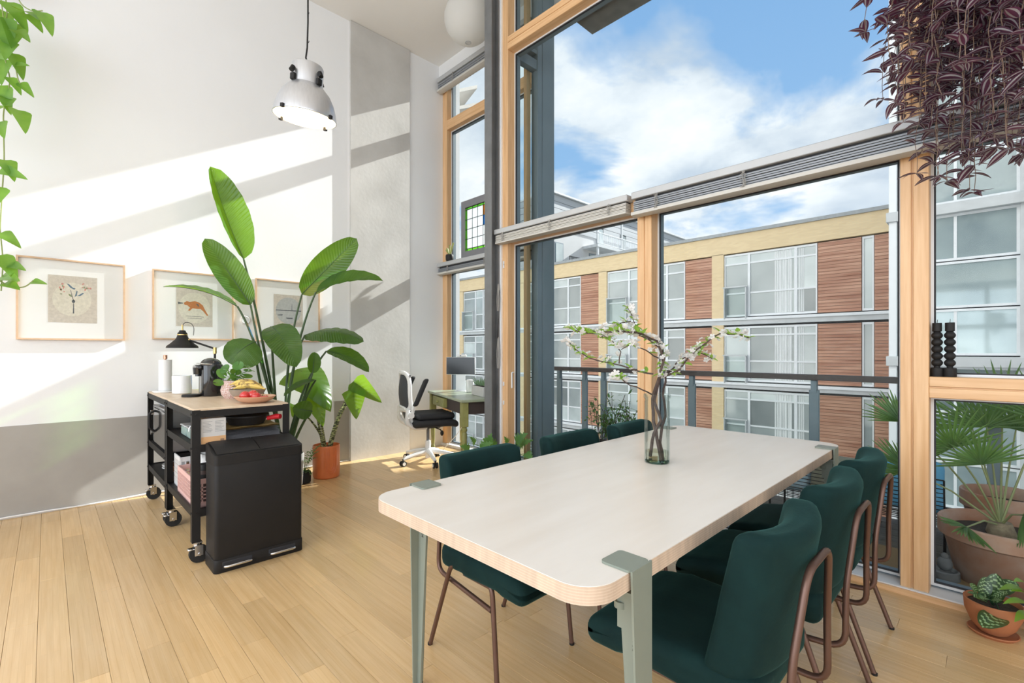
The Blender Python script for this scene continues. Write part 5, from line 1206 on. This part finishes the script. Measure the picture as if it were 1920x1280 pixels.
for u, v, lp, an, dd in [(14, 4, 46, 60, 0), (38, 20, 44, 30, .02), (8, 34, 50, 80, -.03), (26, 42, 50, 75, .02), (50, 26, 36, 50, -.02), (76, 22, 42, 62, 0), (4, 66, 46, 100, .02), (16, 78, 42, 70, -.02), (24, 100, 40, 70, 0), (8, 112, 44, 80, .03), (24, 125, 30, 5, -.02), (18, 145, 28, 60, 0), (38, 155, 26, 50, .02), (4, 160, 40, 80, 0), (14, 182, 34, 60, .02), (0, 204, 42, 10, -.02), (34, 206, 44, 62, 0), (0, 228, 34, 60, .02), (8, 300, 42, 55, 0), (0, 318, 38, 20, -.03), (0, 350, 40, 80, .02), (2, 436, 34, 40, 0), (0, 478, 44, 60, -.02), (20, 496, 28, 20, 0), (0, 520, 50, 10, .02), (60, 528, 22, 10, 0), (10, 530, 36, 20, .02), (22, 62, 40, 110, .03), (2, 18, 50, 95, .04), (30, 56, 34, 40, -.04)]:
    p_ = at(u, v, 3.26 + dd); dirv = (RT * math.cos(R(an)) - UP * math.sin(R(an)) - FW * random.uniform(-.2, .5)).normalized(); n_ = (toward(p_) * .8 + UP * .5 + RT * random.uniform(-.5, .5)).normalized()
    s_ = dirv.cross(n_).normalized(); n_ = s_.cross(dirv).normalized(); L = lp * 1.35 * 3.26 / F
    o = link('leaf', vlm, po_); o.matrix_basis = Matrix.Translation(p_ - vb) @ Matrix((dirv, -s_, n_)).transposed().to_4x4() @ Matrix.Scale(L, 4)

# ---- purple tradescantia hanging at the right
tcn = at(1850, -75, 1.95); td = thing('tradescantia_plant', 'hanging purple striped tradescantia spilling from above at the right', 'plant', tcn)
MB().lathe([(0, -.12), (.10, -.12), (.14, .06), (.145, .06), (.145, .075), (.13, .075), (0, .05)], tcn, 28).build('hanging_pot', M['terracotta'], td)
MB().cyl(tcn + Vector((0, 0, .07)), Vector((tcn.x, tcn.y, ZC)), .003, n=5).build('hanger', M['black'], td)
TP = leafmat('purple_leaf', (.105, .045, .085), (.06, .03, .055), .25, .35, tcol=(.42, .05, .16), rand=.3); TS = mat('silver_stripe', (.34, .32, .35), .35, var=.15, scale=40, rand=.2); TSt = mat('trad_stem', (.20, .13, .09), .6, var=.3)
def trad_leaf(bend):
    m = MB(); leaf(m, (0, 0, 0), (1, 0, 0), UP, .40, .28, bend, prof_lance, 7, 6); m.bm.faces.ensure_lookup_table()
    for i, f in enumerate(m.bm.faces):
        if i % 6 in (1, 4): f.material_index = 1
    return m.mesh('leaf', [TP, TS])
tlm = [trad_leaf(.06), trad_leaf(.14), trad_leaf(.0)]; random.seed(77)
items = []
for k in range(170):
    a = random.uniform(0, 2 * math.pi); rad = random.uniform(.04, .40); drop = random.uniform(.12, .90) * (1 - .45 * max(0, rad - .24) / .16)
    dirh = Vector((math.cos(a), math.sin(a), 0)); g = tcn + dirh * .10 + Vector((0, 0, .06)); m = tcn + dirh * rad * 1.05 + Vector((0, 0, .10)); e_ = tcn + dirh * rad + Vector((random.uniform(-.05, .05), random.uniform(-.05, .05), -drop))
    n = 6 + int(drop * 24); pts = [g * (1 - t) ** 2 + m * 2 * t * (1 - t) + e_ * t * t + Vector((random.gauss(0, .004), random.gauss(0, .004), 0)) for t in [i / n for i in range(n + 1)]]
    MB().tube(pts, [.0022, .0013], 5).build('stem', TSt, td)
    for i in range(2, n + 1):
        an = i * 2.5 + k; dirl = (Vector((math.cos(an), math.sin(an), random.uniform(-.55, .25))) + dirh * .35).normalized()
        items.append((pts[i], dirl, random.uniform(.062, .098)))
    for q in range(3):
        an = q * 2.1 + k; items.append((pts[-1], (Vector((math.cos(an), math.sin(an), -.35))).normalized(), random.uniform(.045, .065)))
def lm(p_, d_, L, off):
    n_ = (UP + Vector((random.uniform(-.4, .4), random.uniform(-.4, .4), 0))).normalized(); s_ = d_.cross(n_).normalized(); n_ = s_.cross(d_).normalized()
    return Matrix.Translation(p_ - off) @ Matrix((d_, -s_, n_)).transposed().to_4x4() @ Matrix.Scale(L, 4)
items.sort(key=lambda it: (it[0] - CAM).length)
restb = bmesh.new()
for i, (p_, d_, L) in enumerate(items):
    Mx = lm(p_, d_, L, tcn)
    if i < 290: o = link('leaf', tlm[i % 3], td); o.matrix_basis = Mx
    else:
        nb = len(restb.verts); restb.from_mesh(tlm[i % 3]); restb.verts.ensure_lookup_table()
        for v in restb.verts[nb:]: v.co = Mx @ v.co
me = bpy.data.meshes.new('foliage'); restb.to_mesh(me); restb.free(); me.materials.append(TP); me.materials.append(TS)
tag(link('foliage', me, td), kind='stuff')

# ---- calathea bowl on the floor at the right
cb_ = onZ(1862, 1176, 0); cb_ = Vector((cb_.x, cb_.y, 0)); cl2 = thing('calathea_plant', 'small calathea in a terracotta bowl with saucer by the sill', 'plant', cb_)
cb_.y = min(cb_.y, 2.965); cl2.location = cb_
MB().lathe([(0, .012), (.055, .012), (.085, .05), (.108, .11), (.112, .165), (.107, .168), (.103, .16), (.098, .14), (0, .138)], cb_, 36).build('bowl', M['terracotta'], cl2)
MB().lathe([(0, 0), (.085, 0), (.098, .014), (.094, .018), (.08, .008), (0, .008)], cb_, 32).build('saucer', M['terracotta'], cl2)
MB().lathe([(0, .145), (.10, .143), (.10, .135)], cb_, 24).build('soil', M['soil'], cl2)
CA1 = leafmat('calathea_dark', (.035, .085, .04), (.02, .06, .03), .2, .3); CA2 = mat('calathea_stripe', (.30, .46, .20), .35, rand=.2)
def cal_mesh():
    m = MB(); leaf(m, (0, 0, 0), (1, 0, 0), UP, .55, .18, .08, prof_paddle, 16, 8); m.bm.faces.ensure_lookup_table()
    for i, f in enumerate(m.bm.faces):
        r_, c_ = i // 8, i % 8
        if (r_ + abs(c_ - 3.5) * .9) % 3 < 1.05 and c_ not in (0, 7): f.material_index = 1
    return m.mesh('leaf', [CA1, CA2])
cmh = cal_mesh(); dC = (cb_ - CAM).dot(FW)
for u0, v0, u1, v1, dd, nx_ in [(1862, 1120, 1868, 1062, .0, (0, .3)), (1838, 1108, 1846, 1068, .02, (.3, .3)), (1826, 1100, 1812, 1080, -.02, (-.2, .8)), (1826, 1102, 1808, 1098, .05, (0, 1)), (1866, 1105, 1908, 1078, .03, (.0, 1)), (1862, 1108, 1890, 1098, -.05, (.2, 1)), (1850, 1112, 1838, 1112, -.08, (0, 1)), (1858, 1115, 1880, 1115, -.07, (.3, .9)), (1880, 1150, 1842, 1172, -.13, (0, .8)), (1850, 1105, 1852, 1085, .06, (0, .2)), (1846, 1118, 1822, 1108, -.05, (.1, .8))]:
    b, t = at(u0, v0, dC + dd * .5), at(u1, v1, dC + dd); n_ = (toward(b) * .8 + UP * nx_[1] + RT * nx_[0]).normalized(); d_ = (t - b).normalized(); s_ = d_.cross(n_).normalized(); n_ = s_.cross(d_).normalized()
    o = link('leaf', cmh, cl2); o.matrix_basis = Matrix.Translation(b - cb_) @ Matrix((d_, -s_, n_)).transposed().to_4x4() @ Matrix.Scale((t - b).length * 1.1, 4)
    MB().tube([cb_ + Vector((0, 0, .14)), cb_ + Vector((0, 0, .15)) * .6 + (b - cb_) * .4 + Vector((0, 0, .03)), b], .0022, 5).build('stalk', CA1, cl2)
cl2.scale = (.86,) * 3
# bright green plant at the very edge
ge = at(1975, 1150, 2.0); ge = Vector((ge.x, ge.y, 0)); gp = thing('green_leaf_plant', 'bright green leafy plant at the right edge of the picture', 'plant', ge)
MB().lathe([(0, 0), (.06, 0), (.08, .13), (.074, .135), (0, .12)], ge, 24).build('pot', M['terracotta'], gp)
GL = leafmat('fresh_leaf', (.22, .42, .07), (.14, .32, .04), .4, .3)
for u0, v0, u1, v1 in ((1925, 1110, 1872, 1106), (1930, 1120, 1895, 1108), (1932, 1135, 1880, 1132), (1932, 1150, 1902, 1166), (1930, 1100, 1900, 1090), (1940, 1100, 1925, 1070)):
    b, t = at(u0, v0, 1.98), at(u1, v1, 1.93); leaf(MB(), b, t, (UP + toward(b) * .6).normalized(), .04, .2, .1, prof_lance, 10, 4).build('leaf', GL, gp, fix=False)
    MB().tube([ge + Vector((0, 0, .12)), b], .002, 5).build('stalk', GL, gp)

# ---- philodendron on the floor by the window, behind the chairs
pb_ = Vector((-3.02, 2.86, 0)); ph = thing('philodendron_plant', 'lobed green philodendron on the floor by the balcony door', 'plant', pb_)
MB().lathe([(0, 0), (.10, 0), (.13, .22), (.122, .225), (.115, .2), (0, .19)], pb_, 28).build('pot', mat('dark_grey_pot', (.10, .10, .11), .6), ph)
PG = leafmat('philodendron_leaf', (.09, .24, .07), (.05, .16, .05), .35, .35)
def prof_lobed(i): return prof_heart(i) * (.72 + .28 * math.sin(i * 34)) if i < .95 else prof_heart(i)
dP = (pb_ - CAM).dot(FW)
for u0, v0, u1, v1, wpx, dd in ((915, 838, 922, 812, 40, 0), (930, 838, 905, 822, 34, .05), (950, 832, 945, 818, 26, .1), (968, 830, 990, 812, 44, .15), (975, 835, 1000, 825, 36, .2), (890, 832, 880, 818, 26, -.1), (880, 845, 862, 836, 36, -.1), (985, 850, 1000, 865, 30, .1), (900, 842, 925, 830, 36, -.15)):
    b, t = at(u0, v0, dP + dd), at(u1, v1, dP + dd - .05); leaf(MB(), b, t, (UP * .7 + toward(b) * .8).normalized(), wpx * dP / F, .15, .1, prof_lobed, 30, 6).build('leaf', PG, ph, fix=False)
    MB().tube([pb_ + Vector((0, 0, .2)), pb_.lerp(b, .6) + Vector((0, 0, .12)), b], .003, 5).build('stalk', PG, ph)
# spiky plant in the bay
yb_ = Vector((-3.50, 3.40, 0)); yu = thing('spider_plant', 'pale spiky plant on the floor inside the glazed bay corner', 'plant', yb_)
MB().lathe([(0, 0), (.055, 0), (.07, .12), (.065, .125), (0, .11)], yb_, 20).build('pot', M['terracotta'], yu)
YL = leafmat('spiky_leaf', (.36, .45, .30), (.24, .34, .18), .35, .5); random.seed(19)
for k in range(18):
    a = k * 2.4; e_ = yb_ + Vector((.09 * math.cos(a), .09 * math.sin(a), random.uniform(.22, .62))); leaf(MB(), yb_ + Vector((0, 0, .11)), e_, (toward(e_) + UP * .3).normalized(), .016, .3, .05, prof_lance, 8, 2).build('blade', YL, yu, fix=False)

# ================================================================ candle holders on the window rail
for k, (u, lab) in enumerate(((1757, 'black ribbed candle in a round holder, nearer the wooden post'), (1781, 'black ribbed candle in a round holder, farther from the wooden post'))):
    p = onY(u, 704, YF + .045); p = Vector((p.x, p.y, 1.11)); t = thing('candle_holder', lab, 'candle', p, 0, 'pair of black candles')
    MB().lathe([(0, 0), (.0245, 0), (.0255, .003), (.0255, .042), (.023, .045), (0, .045)], p, 24).build('holder', M['black'], t)
    pr_ = [(0, .045), (.012, .045)]
    for q in range(5):
        zb_ = .062 + q * .034
        pr_ += [(.0125 + .0098 * math.sin(math.pi * h_ / 8) ** .8, zb_ - .010 + .034 * h_ / 8) for h_ in range(8)]
    pr_ += [(.013, .223), (.0185, .227), (.0185, .268), (0, .268)]
    MB().lathe(pr_, p, 24).build('ribbed_candle', M['black'], t)
    MB().tube([p + Vector((0, 0, .267)), p + Vector((.002, 0, .285))], .0012, 5).build('wick', M['soil'], t)
# ================================================================ on the balcony
DZ = -.035
def tpot(c, R_, h, name, label, cat='pot'):
    t = thing(name, label, cat, c)
    MB().lathe([(0, 0), (R_ * .66, 0), (R_ * .70, .01), (R_ * .90, h * .72), (R_ * .93, h * .74), (R_ * .95, h * .75), (R_, h * .77), (R_, h * .985), (R_ * .985, h), (R_ * .93, h), (R_ * .91, h * .97), (R_ * .86, h * .80), (0, h * .79)], c, 48).build('pot', M['old_terracotta'], t)
    MB().lathe([(0, h * .815), (R_ * .88, h * .82), (R_ * .88, h * .78)], c, 32).build('soil', M['soil'], t)
    return t
M['old_terracotta'] = mat('weathered_terracotta', (.42, .18, .10), .8, col2=(.52, .36, .28), scale=5, detail=7, bump=.1)
pc1 = Vector((.03, 3.68, DZ)); tp1 = tpot(pc1, .27, .34, 'palm_plant', 'fan palm in a large weathered terracotta pot on the balcony', 'plant')
tp2 = tpot(Vector((.04, 4.21, DZ)), .21, .40, 'terracotta_pot', 'second terracotta pot behind the palm pot on the balcony')
PF = leafmat('palm_blade', (.14, .23, .09), (.08, .16, .06), .35, .45, rand=.25); PT = mat('palm_stalk', (.28, .30, .13), .6, var=.2); TR_ = mat('palm_trunk', (.20, .14, .09), .9, col2=(.34, .27, .17), scale=30, bump=.8, bscale=50)
ptop = at(1876, 985, 2.56)
MB().tube([pc1 + Vector((0, 0, .26)), Vector((ptop.x, ptop.y, ptop.z - .03)), ptop + Vector((0, 0, .02))], [.055, .06, .045], 12).build('trunk', TR_, tp1)
random.seed(41)
def fan(u, v, d, spread, L, tilt, rot):
    c = at(u, v, d)
    MB().tube([ptop, ptop.lerp(c, .5) + Vector((0, 0, .03)), c], [.006, .0035], 6).build('petiole', PT, tp1)
    ax = (c - ptop).normalized(); n_ = (toward(c) * tilt + UP * (1 - tilt)).normalized(); s_ = ax.cross(n_).normalized(); fo = n_.cross(s_) * -1
    fo = s_.cross(n_) * -1 if s_.cross(n_).dot(ax) < 0 else s_.cross(n_)
    n = 21
    for k in range(n):
        a = R(spread) * (k / (n - 1) - .5) * 2 + rot
        d_ = (ax * math.cos(a) + s_ * math.sin(a) + n_ * random.uniform(-.12, .12)).normalized(); l_ = L * random.uniform(.85, 1.1) * (1 - .25 * abs(k / (n - 1) - .5))
        leaf(MB(), c, c + d_ * l_ - UP * (.10 * l_ * abs(math.sin(a))), n_, .014, .5, .02, lambda i: (math.sin(math.pi * min(1, i * .86 + .12))) ** .8, 8, 2).build('blade', PF, tp1, fix=False)
for a in ((1786, 838, 2.55, 95, .26, .8, 0), (1850, 800, 2.75, 85, .34, .7, 0), (1905, 805, 2.7, 85, .36, .7, .2), (1822, 800, 2.95, 90, .32, .6, 0), (1812, 988, 2.42, 60, .16, .6, -.3), (1690, 790, 2.9, 60, .22, .6, .1), (1700, 880, 2.8, 60, .22, .6, 0), (1960, 790, 2.5, 85, .36, .7, 0), (1920, 965, 2.4, 70, .2, .6, .3), (1880, 760, 2.8, 80, .3, .6, .1), (1840, 870, 2.5, 80, .22, .8, 0)): fan(*a)
# stone bowl on the deck
sb = onZ(1770, 1090, DZ); sb = Vector((sb.x, max(sb.y, 3.47), DZ)); sbt = thing('stone_bowl', 'grey stone feeding bowl with raised back on the balcony deck', 'bowl', sb)
GS = mat('grey_stone', (.17, .17, .175), .75, var=.15, scale=30)
MB().lathe([(0, 0), (.06, 0), (.068, .02), (.066, .065), (.058, .07), (.05, .05), (0, .035)], sb, 28).build('basin', GS, sbt)
MB().sph(sb + Vector((.0, .05, .085)), .035, .025, .04, 14, 10).sph(sb + Vector((0, .05, .125)), .018, .016, .02, 12, 8).build('raised_back', GS, sbt)
# wire bench with cushions
wb_ = thing('wire_bench', 'low black wire bench facing the street on the balcony', 'bench', (-.72, 4.05, DZ))
WX0, WX1 = -1.20, -.22
wires = [(0, .20), (.0, .22)]
def bench_pt(t):                      # back then seat, seen in the y-z plane
    if t < .5: k = t / .5; return (3.84 + .10 * k - .02 * math.sin(math.pi * k), .46 - .30 * k)
    k = (t - .5) / .5; return (3.94 + .38 * k, .16 + .02 * k)
for i in range(23):
    y_, z_ = bench_pt(i / 22); r_ = .005 if i in (0, 22) else .003
    MB().tube([(WX0, y_, z_), (WX1, y_, z_)], r_, 6).build('wire', M['black'], wb_)
for x in (WX0, (WX0 + WX1) / 2, WX1):
    MB().tube([(x, *bench_pt(i / 20)) for i in range(21)], .005, 6).build('frame_rod', M['black'], wb_)
    for y_ in (3.90, 4.26):
        if x != (WX0 + WX1) / 2: MB().tube([(x, y_, DZ), (x, y_ + .01, .17)], .008, 8).build('leg', M['black'], wb_)
for lab, sx, sz, x_, y_, z_, cm_ in (('sky blue cushion standing at the right of the wire bench', .40, .34, -.43, 4.04, .37, mat('blue_cushion', (.10, .36, .62), .8, col2=(.18, .46, .70), scale=20)),
        ('olive grey cushion in the middle of the wire bench', .30, .30, -.80, 4.02, .345, mat('olive_cushion', (.24, .23, .18), .9, var=.15, scale=30)),
        ('pale blue patterned cushion at the left end of the wire bench', .24, .28, -1.08, 4.03, .335, mat('pale_blue_cushion', (.24, .42, .58), .8, col2=(.5, .6, .68), scale=25))):
    solo('cushion', pad(MB(), sx, .12, sz, .05, lambda p: Vector((x_ + p.x, y_ + p.y + .33 * p.z, z_ + p.z * .9))), cm_, lab, 'cushion', 'cushions on the wire bench')
# shrub box
sp0 = Vector((-2.72, 4.14, DZ)); sh_ = thing('shrub_planter', 'bushy green shrub in a tan planter by the balcony railing', 'plant', sp0)
MB().box(-3.05, -2.40, 4.0, 4.30, DZ, .28, .008).build('planter', mat('tan_planter', (.45, .34, .22), .8, var=.1), sh_)
MB().box(-3.03, -2.42, 4.02, 4.28, .275, .285).build('soil', M['soil'], sh_)
SG_ = leafmat('shrub_leaf', (.10, .20, .07), (.06, .14, .05), .3, .4); random.seed(55); fo_ = MB(); stm = MB()
for k in range(46):
    g = Vector((random.uniform(-3.0, -2.45), random.uniform(4.05, 4.25), .28)); e_ = g + Vector((random.uniform(-.22, .22), random.uniform(-.15, .12), random.uniform(.15, .52) * (1.1 - abs(g.x + 2.72))))
    stm.tube([g, g.lerp(e_, .5) + Vector((0, 0, .04)), e_], .003, 4)
    for i in range(14):
        p_ = g.lerp(e_, .3 + .7 * i / 13) + Vector((random.gauss(0, .03), random.gauss(0, .03), random.gauss(0, .03))); d_ = Vector((random.uniform(-1, 1), random.uniform(-1, 1), random.uniform(-.3, .8))).normalized()
        leaf(fo_, p_, p_ + d_ * random.uniform(.04, .07), UP if abs(d_.z) < .9 else RT, .028, .2, .05, prof_lance, 3, 2)
tag(fo_.build('foliage', SG_, sh_, fix=False), kind='stuff'); stm.build('stems', M['bark'], sh_)
